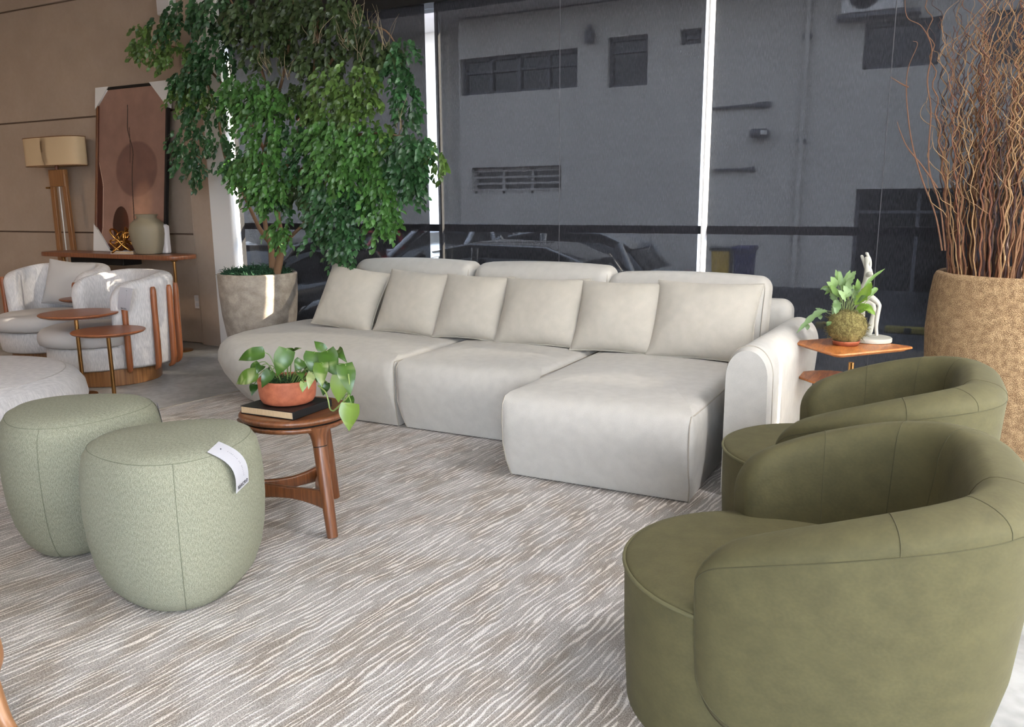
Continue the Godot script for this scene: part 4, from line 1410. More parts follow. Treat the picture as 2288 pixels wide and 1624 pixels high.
func build_pothos(c: Vector3) -> void:
	var t := thing("potted_pothos", "trailing pothos with variegated heart leaves in a terracotta bowl", "potted plant", c)
	var mb := MB.new()
	mb.lathe([Vector2(0, 0.0), Vector2(0.088, 0.0), Vector2(0.100, 0.006), Vector2(0.109, 0.022), Vector2(0.113, 0.05), Vector2(0.114, 0.082), Vector2(0.1155, 0.088), Vector2(0.1155, 0.096), Vector2(0.112, 0.099), Vector2(0.106, 0.098), Vector2(0.104, 0.085), Vector2(0.1, 0.07), Vector2(0, 0.07)], 56)
	obj("pot", mb, M.terracotta, t)
	mb = MB.new()
	mb.lathe([Vector2(0.104, 0.075), Vector2(0.08, 0.084), Vector2(0.04, 0.09), Vector2(0, 0.092)], 32)
	obj("soil", mb, M.soil, t)
	# moss: short tangled threads
	mb = MB.new()
	mb.colored = true
	for i in 420:
		var a := rng.randf() * TAU
		var r := sqrt(rng.randf()) * 0.092
		var p := Vector3(cos(a) * r, 0.086 + 0.006 * (1.0 - r / 0.1), sin(a) * r)
		var d := Vector3(rng.randf_range(-1, 1), rng.randf_range(0.1, 1.2), rng.randf_range(-1, 1)).normalized() * rng.randf_range(0.012, 0.026)
		var g := rng.randf_range(0.5, 1.2)
		mb.tint = Color(0.035 * g, 0.085 * g, 0.022 * g)
		mb.tube([p, p + d * 0.5 + Vector3(0, 0.004, 0), p + d], [0.0011, 0.0011, 0.0005], 4, false)
	var moss := obj("moss", mb, M.moss, t)
	tag(moss, "dark green moss on the soil", "", "", "stuff")
	# leaves: base x, base y, tip x, tip y (pixels of the enlarged photo), width, nearness, tone, droop
	var ls := [
		[432, 745, 238, 802, 92, 0.02, 0, 0.16], [596, 716, 518, 920, 122, 0.06, 0, 0.10], [638, 738, 588, 710, 34, -0.02, 0, 0.1], [640, 742, 702, 712, 32, -0.03, 0, 0.1],
		[386, 905, 222, 975, 108, 0.05, 2, 0.14], [388, 818, 322, 884, 42, 0.0, 0, 0.25], [408, 838, 372, 900, 62, 0.03, 1, 0.2], [480, 876, 408, 1004, 78, 0.09, 1, 0.1],
		[352, 975, 334, 1062, 56, 0.04, 4, 0.1], [866, 738, 790, 660, 66, -0.04, 0, 0.12], [792, 738, 770, 896, 116, 0.04, 0, 0.12], [880, 732, 968, 936, 122, 0.03, 0, 0.10],
		[962, 728, 1034, 822, 66, -0.02, 0, 0.2], [848, 818, 850, 1002, 98, 0.07, 2, 0.10], [1008, 826, 1056, 1064, 112, 0.05, 0, 0.12], [986, 906, 968, 1112, 118, 0.06, 3, 0.06],
		[1062, 1112, 1046, 1320, 132, 0.07, 3, 0.05], [1046, 1066, 1076, 1152, 58, 0.04, 0, 0.2], [705, 800, 652, 884, 84, 0.03, 0, 0.15], [780, 890, 750, 1014, 58, 0.07, 5, 0.1],
		[714, 955, 704, 1036, 48, 0.10, 3, 0.05], [690, 890, 702, 946, 58, 0.07, 0, 0.2], [602, 782, 630, 832, 42, 0.0, 5, 0.2], [790, 880, 812, 966, 56, 0.03, 1, 0.1],
		[882, 958, 856, 1060, 62, 0.05, 1, 0.1], [728, 830, 742, 900, 60, 0.0, 1, 0.15], [450, 860, 470, 890, 60, -0.03, 4, 0.2], [545, 860, 520, 905, 46, -0.04, 3, 0.2], [830, 790, 812, 850, 60, -0.03, 4, 0.15], [910, 870, 935, 910, 46, -0.01, 4, 0.2]]
	var tones := [Color(0.042, 0.100, 0.012), Color(0.026, 0.068, 0.009), Color(0.075, 0.145, 0.018), Color(0.15, 0.23, 0.040), Color(0.020, 0.060, 0.010), Color(0.27, 0.33, 0.12)]
	var soil := c + Vector3(0, 0.088, 0)
	for q in ls:
		var z: float = c.z + q[5] * 1.1
		var a := at(460 + q[0] / 3.2686, 560 + q[1] / 3.2686, z)
		var b := at(460 + q[2] / 3.2686, 560 + q[3] / 3.2686, z + rng.randf_range(0.0, 0.035))
		var w: float = q[4] / 3.2686 / FOCAL * 3.8
		var lm := MB.new()
		lm.colored = true
		lm.tint = tones[q[6]]
		leaf(lm, a, b, w, (EYE - a).normalized() + Vector3(rng.randf_range(-0.45, 0.45), 0.35, rng.randf_range(-0.2, 0.2)), "heart", q[7], 0.28, 10)
		var tone: Color = tones[q[6]]
		for i in lm.col.size():       # paler midrib, cream flecks where the leaf is variegated
			var k := 1.25 if i % 3 == 1 else 1.0
			var cr := 0.0
			if q[6] in [2, 5]: cr = 0.55 if rng.randf() < (0.30 if q[6] == 2 else 0.6) else 0.0
			elif rng.randf() < 0.05: cr = 0.25
			var cc := Color(tone.r * k, tone.g * k, tone.b * k).lerp(Color(0.46, 0.48, 0.24), cr)
			lm.col[i] = cc
		var lf := obj("leaf", lm, M.pothos_leaf, t, true, false)
		if q[6] in [2, 5]: lf.set_meta("label", "cream-flecked leaf")
		var sm := MB.new()
		sm.colored = true
		sm.tint = Color(0.16, 0.26, 0.07)
		var foot := soil + Vector3(clampf((a.x - c.x) * 0.35, -0.08, 0.08), 0, clampf((a.z - c.z) * 0.4, -0.06, 0.06))
		if q[0] > 930 and q[1] > 880: foot = at(460 + 1000 / 3.2686, 560 + 1090 / 3.2686, c.z + 0.06)
		var mid := foot.lerp(a, 0.55) + Vector3(0, 0.03, 0)
		sm.tube(smooth([foot, mid, a, a.lerp(b, 0.1)], 10), [0.0022, 0.0022, 0.0018], 6)
		obj("stem", sm, M.pothos_leaf, lf, true)
	var vine := MB.new()
	vine.colored = true
	vine.tint = Color(0.24, 0.32, 0.09)
	var pts := []
	for p in [[820, 985], [872, 1030], [893, 1090], [905, 1150], [925, 1168], [945, 1160], [990, 1115], [1030, 1075], [1052, 1020], [1040, 900]]:
		pts.append(at(460 + p[0] / 3.2686, 560 + p[1] / 3.2686, c.z + 0.075))
	vine.tube(smooth(pts, 40), [0.0032], 7)
	obj("vine", vine, M.pothos_leaf, t, true)

func build_left_group() -> void:
	# big pale pouf
	var t := thing("pouf", "large round pale grey pouf at the left edge behind the ottomans", "pouf", Vector3(-4.84, 0, -2.44))
	var mb := MB.new()
	var o := oval(0.74, 0.74, 80)
	pad(mb, o, [Vector2(0.14, 0.0), Vector2(0.10, 0.012), Vector2(0.05, 0.06), Vector2(0.015, 0.14), Vector2(0, 0.22), Vector2(0.012, 0.29), Vector2(0.05, 0.345), Vector2(0.11, 0.378), Vector2(0.2, 0.395), Vector2(0.32, 0.405)], 0.012)
	obj("cover", mb, M.pale_heather, t)
	mb = MB.new()
	var path := []
	for i in 65: path.append(Vector3(0.632 * cos(TAU * i / 64), 0.3775, 0.632 * sin(TAU * i / 64)))
	mb.tube(path, [0.003], 5, false)
	obj("seam", mb, M.pale_seat, t)
	var d := Vector2(-0.22, 0.97)
	var slatted := white_chair("pale heather swivel armchair with slatted wooden back and a price tag", Vector3(-5.487, 0, -4.123), atan2(0.97, 0.22))
	white_chair("pale heather swivel armchair at the left edge with a cushion in it", Vector3(-6.67, 0, -4.43), atan2(0.95, -0.30))
	# cushion in the far chair
	var th := thing("scatter_cushion", "soft greyish white cushion lying in the left swivel armchair", "cushion", Vector3(-6.72, 0.445, -4.50))
	var tilt := Basis(Vector3.UP, 0.35) * Basis(Vector3.RIGHT, -0.30) * Basis(Vector3.BACK, -0.1)
	mb = MB.new()
	pillow(mb, 0.46, 0.40, 0.15, 14, 7)
	mb.deform(func(p): return tilt * (p + Vector3(0, 0.2, 0)))
	obj("cover", mb, M.pale_seat, th)
	mb = MB.new()
	var ed := []
	for p in pillow_edge(0.46, 0.40): ed.append(tilt * (p + Vector3(0, 0.2, 0)))
	mb.tube(ed, [0.004], 6, false)
	obj("seam", mb, M.pale_seat, th)
	# hang tag of the right chair
	var inv := slatted.transform.affine_inverse()
	var tz := -9.0
	for q in [[270, 643], [295, 647], [265, 688], [288, 693]]:
		var hit := slatted.transform * ray_hit(inv * EYE, inv.basis * ray(q[0], q[1]), slatted.get_child(0), Vector3.ZERO)
		if hit.z < -3.4: tz = maxf(tz, hit.z)
	tz += 0.004
	var p0 := at(268, 641, tz); var p1 := at(297, 645, tz); var p3 := at(263, 690, tz); var p2 := at(289, 695, tz)
	var card := func(u: float, v: float) -> Vector3: return p0.lerp(p1, u).lerp(p3.lerp(p2, u), v) + Vector3(0.01, 0, 0.01) * sin(PI * v)
	hang_tag("hang_tag", "white paper hang tag on the arm of the slatted swivel armchair", null, card, 0, 0)
	# three little round tables
	round_table("round walnut side table, the taller of the front pair", Vector3(-5.36, 0, -3.685), 0.56, 0.262, 0.62)
	round_table("round walnut side table, the lower and nearer of the front pair", Vector3(-4.93, 0, -3.59), 0.475, 0.234, 0.0)
	round_table("small dark round side table between the two swivel armchairs", Vector3(-6.12, 0, -4.25), 0.57, 0.17, 1.0)

func round_table(label: String, c: Vector3, h: float, r: float, off: float) -> void:
	var t := thing("round_side_table", label, "side table", c, 0.0, "round side tables by the swivel chairs")
	var mb := MB.new()
	mb.lathe([Vector2(0, h - 0.028), Vector2(r - 0.045, h - 0.028), Vector2(r - 0.012, h - 0.018), Vector2(r - 0.002, h - 0.010), Vector2(r, h - 0.006), Vector2(r - 0.004, h - 0.001), Vector2(r - 0.012, h), Vector2(0, h)], 56)
	obj("tabletop", mb, M.slat_wood if off < 1.0 else M.teak, t)
	mb = MB.new()
	var leg := Vector3(0.02, 0, 0.02) if off == 0.0 else Vector3(0.15, 0, 0.13) if off < 1.0 else Vector3.ZERO
	mb.tube([leg + Vector3(0, 0.01, 0), leg + Vector3(0, h - 0.025, 0)], [0.0135], 14)
	obj("leg", mb, M.brass, t)
	mb = MB.new()
	mb.lathe([Vector2(0, 0.0), Vector2(0.085, 0.0), Vector2(0.088, 0.004), Vector2(0.085, 0.009), Vector2(0, 0.011)], 40, leg)
	obj("base_plate", mb, M.brass, t)

func white_chair(label: String, pos: Vector3, turn: float) -> Node3D:
	var t := thing("swivel_armchair", label, "armchair", pos, turn, "pale swivel armchairs with wooden slats")
	var p := {"span": deg_to_rad(128), "rb": 0.265, "rf": 0.31, "rw": 0.335, "pw": 0.85, "drop0": deg_to_rad(40), "drop1": deg_to_rad(130), "back": 0.812, "arm": 0.755, "bottom": 0.125, "corner": 0.13, "corner_low": 0.03, "thick": 0.13, "thick_arm": 0.12, "cap": 0.06, "flare": 0.05}
	var mb := MB.new()
	var got := shell(mb, p)
	obj("backrest", mb, M.pale_heather, t)
	mb = MB.new()
	mb.lathe([Vector2(0, 0.125), Vector2(0.33, 0.125), Vector2(0.35, 0.14), Vector2(0.358, 0.2), Vector2(0.355, 0.285), Vector2(0.33, 0.3), Vector2(0, 0.3)], 56, Vector3(-0.185, 0, 0))
	obj("body", mb, M.pale_heather, t)
	mb = MB.new()
	mb.lathe([Vector2(0, 0.30), Vector2(0.34, 0.30), Vector2(0.37, 0.315), Vector2(0.38, 0.35), Vector2(0.375, 0.385), Vector2(0.35, 0.415), Vector2(0.31, 0.43), Vector2(0.2, 0.443), Vector2(0, 0.446)], 56, Vector3(-0.215, 0, 0))
	obj("seat", mb, M.pale_seat, t)
	mb = MB.new()
	mb.lathe([Vector2(0, 0.0), Vector2(0.335, 0.0), Vector2(0.34, 0.005), Vector2(0.34, 0.12), Vector2(0.335, 0.126), Vector2(0, 0.126)], 56, Vector3(-0.10, 0, 0))
	obj("base", mb, M.base_oak, t)
	for deg in [-112, -84, -58, -34, -12, 12, 34, 58, 84, 112]:
		var ci := 0
		for i in got[1].size():
			if absf(got[1][i] - deg_to_rad(deg)) < absf(got[1][ci] - deg_to_rad(deg)): ci = i
		var ring: Array = got[0][ci]
		var outw: Vector3 = (ring[3] - ring[20]) * Vector3(1, 0, 1)
		outw = outw.normalized()
		var path := []
		for q in [[0.10, -0.03], [0.14, 0.008], [0.3, 0.016], [0.5, 0.018], [0.68, 0.02], [0.72, 0.018]]:
			path.append(Vector3(ring[3].x, 0, ring[3].z) + outw * q[1] + Vector3(0, q[0], 0))
		mb = MB.new()
		mb.tube(smooth(path, 20), smooth([0.010, 0.022, 0.023, 0.021, 0.0215, 0.012], 20), 12)
		obj("slat", mb, M.slat_wood, t)
	return t

func build_console_group() -> void:
	# console table with rounded ends
	var t := thing("console_table", "long walnut console table with rounded ends against the beige wall", "console table", Vector3(-6.82, 0, -5.09))
	var mb := MB.new()
	var o := round_poly([Vector2(-0.90, -0.17), Vector2(1.0, -0.17), Vector2(1.0, 0.17), Vector2(-0.90, 0.17)], [0.16], 10)
	slab(mb, o, 0.835, 0.875, 0.012)
	obj("tabletop", mb, M.teak, t)
	for x in [-0.72, 0.82]:
		mb = MB.new()
		mb.tube([Vector3(x, 0.01, 0), Vector3(x, 0.80, 0), Vector3(x, 0.836, 0)], [0.014], 12)
		obj("leg", mb, M.brass, t)
		mb = MB.new()
		mb.lathe([Vector2(0, 0.81), Vector2(0.03, 0.815), Vector2(0.045, 0.835), Vector2(0, 0.836)], 20, Vector3(x, 0, 0))
		obj("collar", mb, M.brass, t)
		mb = MB.new()
		mb.lathe([Vector2(0, 0.0), Vector2(0.10, 0.0), Vector2(0.10, 0.012), Vector2(0, 0.012)], 24, Vector3(x, 0, 0))
		obj("foot", mb, M.brass, t)
	mb = MB.new()
	mb.rbox(Vector3(-0.1, 0.80, 0.0), Vector3(0.75, 0.066, 0.2), 0.01)  # dark shape under the tabletop
	obj("dark_box", mb, M.groove, t)
	# floor lamp behind its left end
	t = thing("floor_lamp", "wooden two-legged floor lamp with a wide linen shade behind the console", "floor lamp", Vector3(-7.70, 0, -5.335))
	var sh := [at(60, 308, -5.30), at(181, 308, -5.30), at(182, 371, -5.30), at(64, 371, -5.30)]
	var cx: float = (sh[0].x + sh[1].x) / 2
	var w0: float = (sh[1].x - sh[0].x) / 2; var w1: float = (sh[2].x - sh[3].x) / 2
	var yt: float = (sh[0].y + sh[1].y) / 2; var yb: float = (sh[2].y + sh[3].y) / 2
	mb = MB.new()
	var rings := []
	for q in [[w0 - 0.004, yt - 0.002, 0], [w0, yt, 0], [w1, yb, 0], [w1 - 0.004, yb + 0.002, 0], [w0 - 0.006, yt - 0.002, 0]]:
		var r := []
		for p in oval(q[0], 0.11, 140, 3.2): r.append(Vector3(cx + p.x, q[1], -5.30 + p.y))
		rings.append(r)
	mb.loft(rings, true)
	obj("lamp_shade", mb, M.lamp_linen, t, true)
	for y in [[yt, w0], [yb, w1]]:
		mb = MB.new()
		var path := []
		for p in oval(y[1] + 0.001, 0.111, 140, 3.2): path.append(Vector3(cx + p.x, y[0], -5.30 + p.y))
		path.append(path[0])
		mb.tube(path, [0.004], 5, false)
		obj("trim", mb, M.base_oak, t, true)
	mb = MB.new()
	mb.tube([Vector3(cx, yb - 0.04, -5.30), Vector3(cx, yb + 0.08, -5.30)], [0.018], 10)
	obj("socket", mb, M.teak, t, true)
	var ya := at(130, 379, -5.30).y; var yl := at(130, 417, -5.30).y
	mb = MB.new()
	mb.rbox(Vector3(cx + 0.01, (ya + yl) / 2, -5.30), Vector3(0.235, ya - yl, 0.05), 0.006)
	obj("head_block", mb, M.base_oak, t, true)
	for s in [[-0.085, -0.02], [0.10, 0.05]]:
		mb = MB.new()
		mb.rbox(Vector3.ZERO, Vector3(0.06, 1.62, 0.035), 0.006, 2, 6)
		var x0: float = cx + s[0]; var sl: float = s[1]
		mb.deform(func(p): return Vector3(p.x + x0 - sl * (p.y / 1.62 - 0.5), p.y + 0.81, p.z - 5.30))
		obj("leg", mb, M.base_oak, t, true)
	mb = MB.new()
	mb.tube([Vector3(cx + 0.005, 0.3, -5.30), Vector3(cx + 0.005, yl + 0.02, -5.30)], [0.006], 8)
	obj("rod", mb, M.column_white, t, true)
	mb = MB.new()
	mb.rbox(Vector3(cx, 0.012, -5.30), Vector3(0.42, 0.024, 0.2), 0.01)
	obj("base", mb, M.base_oak, t, true)
	mb = MB.new()
	mb.tube([Vector3(cx - 0.13, yl - 0.01, -5.29), Vector3(cx - 0.17, yl - 0.01, -5.28)], [0.01], 8)
	obj("switch", mb, M.brass, t, true)
	build_picture()
	# vase, knot sculpture and books on the console
	var top := 0.8752
	var vc := Vector3(at(335, 570, -5.07).x, top, -5.07)
	t = thing("vase", "plain stone-coloured vase with a narrow neck on the console", "vase", vc)
	var k := 0.36 / 0.36
	mb = MB.new()
	mb.lathe([Vector2(0, 0), Vector2(0.098, 0.0), Vector2(0.112, 0.01), Vector2(0.140, 0.09), Vector2(0.155, 0.18), Vector2(0.155, 0.23), Vector2(0.140, 0.275), Vector2(0.105, 0.305), Vector2(0.085, 0.318), Vector2(0.083, 0.335), Vector2(0.098, 0.352), Vector2(0.094, 0.356), Vector2(0.078, 0.345), Vector2(0.07, 0.32), Vector2(0.07, 0.25), Vector2(0, 0.24)], 48)
	obj("body", mb, M.vase_glaze, t)
	t = thing("storage_box", "white upright box on the console just right of the vase", "box", Vector3(at(368, 545, -5.16).x, top, -5.16))
	mb = MB.new()
	mb.rbox(Vector3(-0.03, 0.13, 0), Vector3(0.17, 0.26, 0.06), 0.02)
	obj("body", mb, M.white_plastic, t)
	mb = MB.new()
	mb.rbox(Vector3(-0.03, 0.262, 0), Vector3(0.13, 0.006, 0.03), 0.003)
	obj("lid", mb, M.card, t)
	t = thing("book", "flat white book lying on the console under the gold knot sculpture", "book", Vector3(at(287, 560, -5.05).x, top, -5.05), 0.2)
	mb = MB.new()
	mb.rbox(Vector3(0, 0.013, 0), Vector3(0.25, 0.022, 0.17), 0.002)
	obj("pages", mb, M.book_paper, t)
	for y in [0.0015, 0.0245]:
		mb = MB.new()
		mb.rbox(Vector3(0, y, 0), Vector3(0.26, 0.003, 0.18), 0.001, 1, 1)
		obj("cover", mb, M.card, t)
	t = thing("knot_sculpture", "gold knotted ring sculpture on the console beside the vase", "sculpture", Vector3(at(278, 555, -5.0).x, top, -5.0))
	mb = MB.new()
	var path := []
	for i in 121:
		var a := TAU * i / 120
		path.append(Vector3((0.095 + 0.05 * cos(3.5 * 2 * a)) * cos(2 * a) * 1.0, 0.125 + (0.062 + 0.052 * cos(5 * a + 0.4)) * sin(3 * a + 0.5), 0.055 * sin(5 * a) ))
	mb.tube(path, [0.0085], 10, false)
	obj("ring", mb, M.gold, t)
	mb = MB.new()
	path = []
	for i in 81:
		var a := TAU * i / 80
		path.append(Vector3(-0.03 + 0.11 * cos(a) , 0.118 + 0.105 * sin(2 * a + 0.3), 0.06 * cos(3 * a)))
	mb.tube(path, [0.0085], 10, false)
	obj("ring", mb, M.gold, t)

func build_picture() -> void:
	# tall framed print leaning on the console, cardboard guards still on its corners
	var zb := -5.215
	var ztop := -5.415
	var bl := at(214, 556, zb); bl.y = 0.8755
	var br := Vector3(at(371, 556, zb).x, 0.8755, zb)
	var tl := at(218, 203, ztop)
	var w := br.x - bl.x
	var h := Vector2(tl.y - bl.y, ztop - zb).length() * 1.012
	var t := thing("framed_picture", "tall framed abstract print in brown and rose leaning on the console", "picture", Vector3((bl.x + br.x) / 2, 0.8755, zb))
	var tilt := Basis(Vector3.RIGHT, -asin((zb - ztop) / h))
	var put := func(mb: MB) -> MB:
		mb.deform(func(p): return tilt * p)
		return mb
	var d := 0.035
	for s in [[-1, 0], [1, 0], [0, -1], [0, 1]]:
		var mb := MB.new()
		if s[0] != 0: mb.rbox(Vector3(s[0] * (w / 2 - 0.0125), h / 2, 0), Vector3(0.025, h, d), 0.003, 1, 1)
		else: mb.rbox(Vector3(0, h / 2 + s[1] * (h / 2 - 0.0125), 0), Vector3(w - 0.05, 0.025, d), 0.003, 1, 1)
		obj("frame", put.call(mb), M.walnut if s[0] < 0 else M.groove, t)
	var mb := MB.new()
	var iw := w - 0.05; var ih := h - 0.05
	for q in [[-1, -1], [1, -1], [1, 1], [-1, 1]]: mb.add(Vector3(q[0] * iw / 2, h / 2 + q[1] * ih / 2, 0.006), Vector2((q[0] + 1) / 2.0, (1 - q[1]) / 2.0))
	mb.quad(0, 1, 2, 3)
	var pm := mat("print", Color.WHITE, 0.35)
	pm.albedo_texture = print_texture()
	pm.texture_repeat = false
	obj("print", put.call(mb), pm, t, false, false)
	mb = MB.new()
	mb.box(Vector3(0, h / 2, -0.008), Vector3(iw, ih, 0.006))
	obj("backing", put.call(mb), M.groove, t)
	for s in [[-1, 1, 0.15, 0.17], [1, 1, 0.20, 0.20], [-1, -1, 0.20, 0.22]]:       # cardboard corners, wedge-shaped and wrapping the frame
		mb = MB.new()
		var x: float = s[0] * (w / 2 + 0.006)
		var y: float = h / 2 + s[1] * (h / 2 + 0.004) + (0.004 if s[1] < 0 else 0.0)
		var a := Vector2(x, y); var b := Vector2(x - s[0] * s[2] * 1.25, y); var c := Vector2(x, y - s[1] * s[3] * 1.2)
		var tri := [a, b, b.lerp(c, 0.5), c]
		var r0 := []; var r1 := []
		for p in tri: r0.append(Vector3(p.x, p.y, d / 2 + 0.006)); r1.append(Vector3(p.x, p.y, -d / 2 - 0.006))
		mb.loft([r1, r0], true, true, true)
		obj("corner_guard", put.call(mb), M.book_paper if false else M.column_white, t)

func print_texture() -> ImageTexture:
	var w := 320; var h := 512
	var out := PackedByteArray()
	out.resize(w * h * 3)
	var nz := noise_bytes(w, h, 0.012, 91, 4)
	for y in h:
		for x in w:
			var u := float(x) / w; var v := float(y) / h
			var c := Color(0.54, 0.415, 0.365)
			c = c.lerp(Color(0.62, 0.48, 0.42), smoothstep(0.25, 0.0, v) * 0.5 + smoothstep(0.6, 0.9, v) * 0.5)
			# the large soft oval
			var o := pow((u - 0.58) / 0.30, 2.0) + pow((v - 0.50) / 0.17, 2.0)
			c = c.lerp(Color(0.40, 0.28, 0.25), smoothstep(1.12, 0.9, o) * 0.75)
			# the pale plume low on the right
			var pl := pow((u - 0.62 - (0.9 - v) * 0.25) / 0.20, 2.0) + pow((v - 0.74) / 0.20, 2.0)
			c = c.lerp(Color(0.80, 0.60, 0.48), smoothstep(1.0, 0.0, pl) * 0.55)
			# two dark pods
			for q in [[0.36, 0.845, 0.12, 0.115], [0.60, 0.93, 0.09, 0.075]]:
				var pd := pow((u - q[0]) / q[2], 2.0) + pow((v - q[1]) / q[3], 2.0)
				if pd < 1.0: c = Color(0.20, 0.09, 0.06).lerp(Color(0.42, 0.22, 0.14), clampf((u - q[0]) / q[2] * 0.8, 0, 1))
			# thin winding stems
			var s1 := 0.42 + 0.02 * sin(v * 9.0) + 0.12 * smoothstep(0.22, 0.42, v)
			if v > 0.10 and v < 0.9 and absf(u - s1) < 0.006: c = Color(0.17, 0.11, 0.09)
			var s2 := 0.43 + 0.055 * sin((v - 0.1) * 5.0)
			if v > 0.24 and v < 0.46 and absf(u - s2) < 0.005: c = Color(0.24, 0.16, 0.13)
			# curving dark border on the left with its pale line
			var e := 0.01 + 0.07 * smoothstep(0.42, 0.62, v) * smoothstep(1.05, 0.85, v)
			if u < e: c = Color(0.27, 0.11, 0.08)
			elif u < e + 0.008 and v > 0.45: c = Color(0.80, 0.70, 0.62)
			if v > 0.965: c = Color(0.30, 0.13, 0.09)
			c = c.lightened(0.0) * (0.94 + nz[y * w + x] / 255.0 * 0.12)
			var i := (y * w + x) * 3
			out[i] = int(clampf(c.r * 255, 0, 255)); out[i + 1] = int(clampf(c.g * 255, 0, 255)); out[i + 2] = int(clampf(c.b * 255, 0, 255))
	return tex(w, h, out, Image.FORMAT_RGB8)

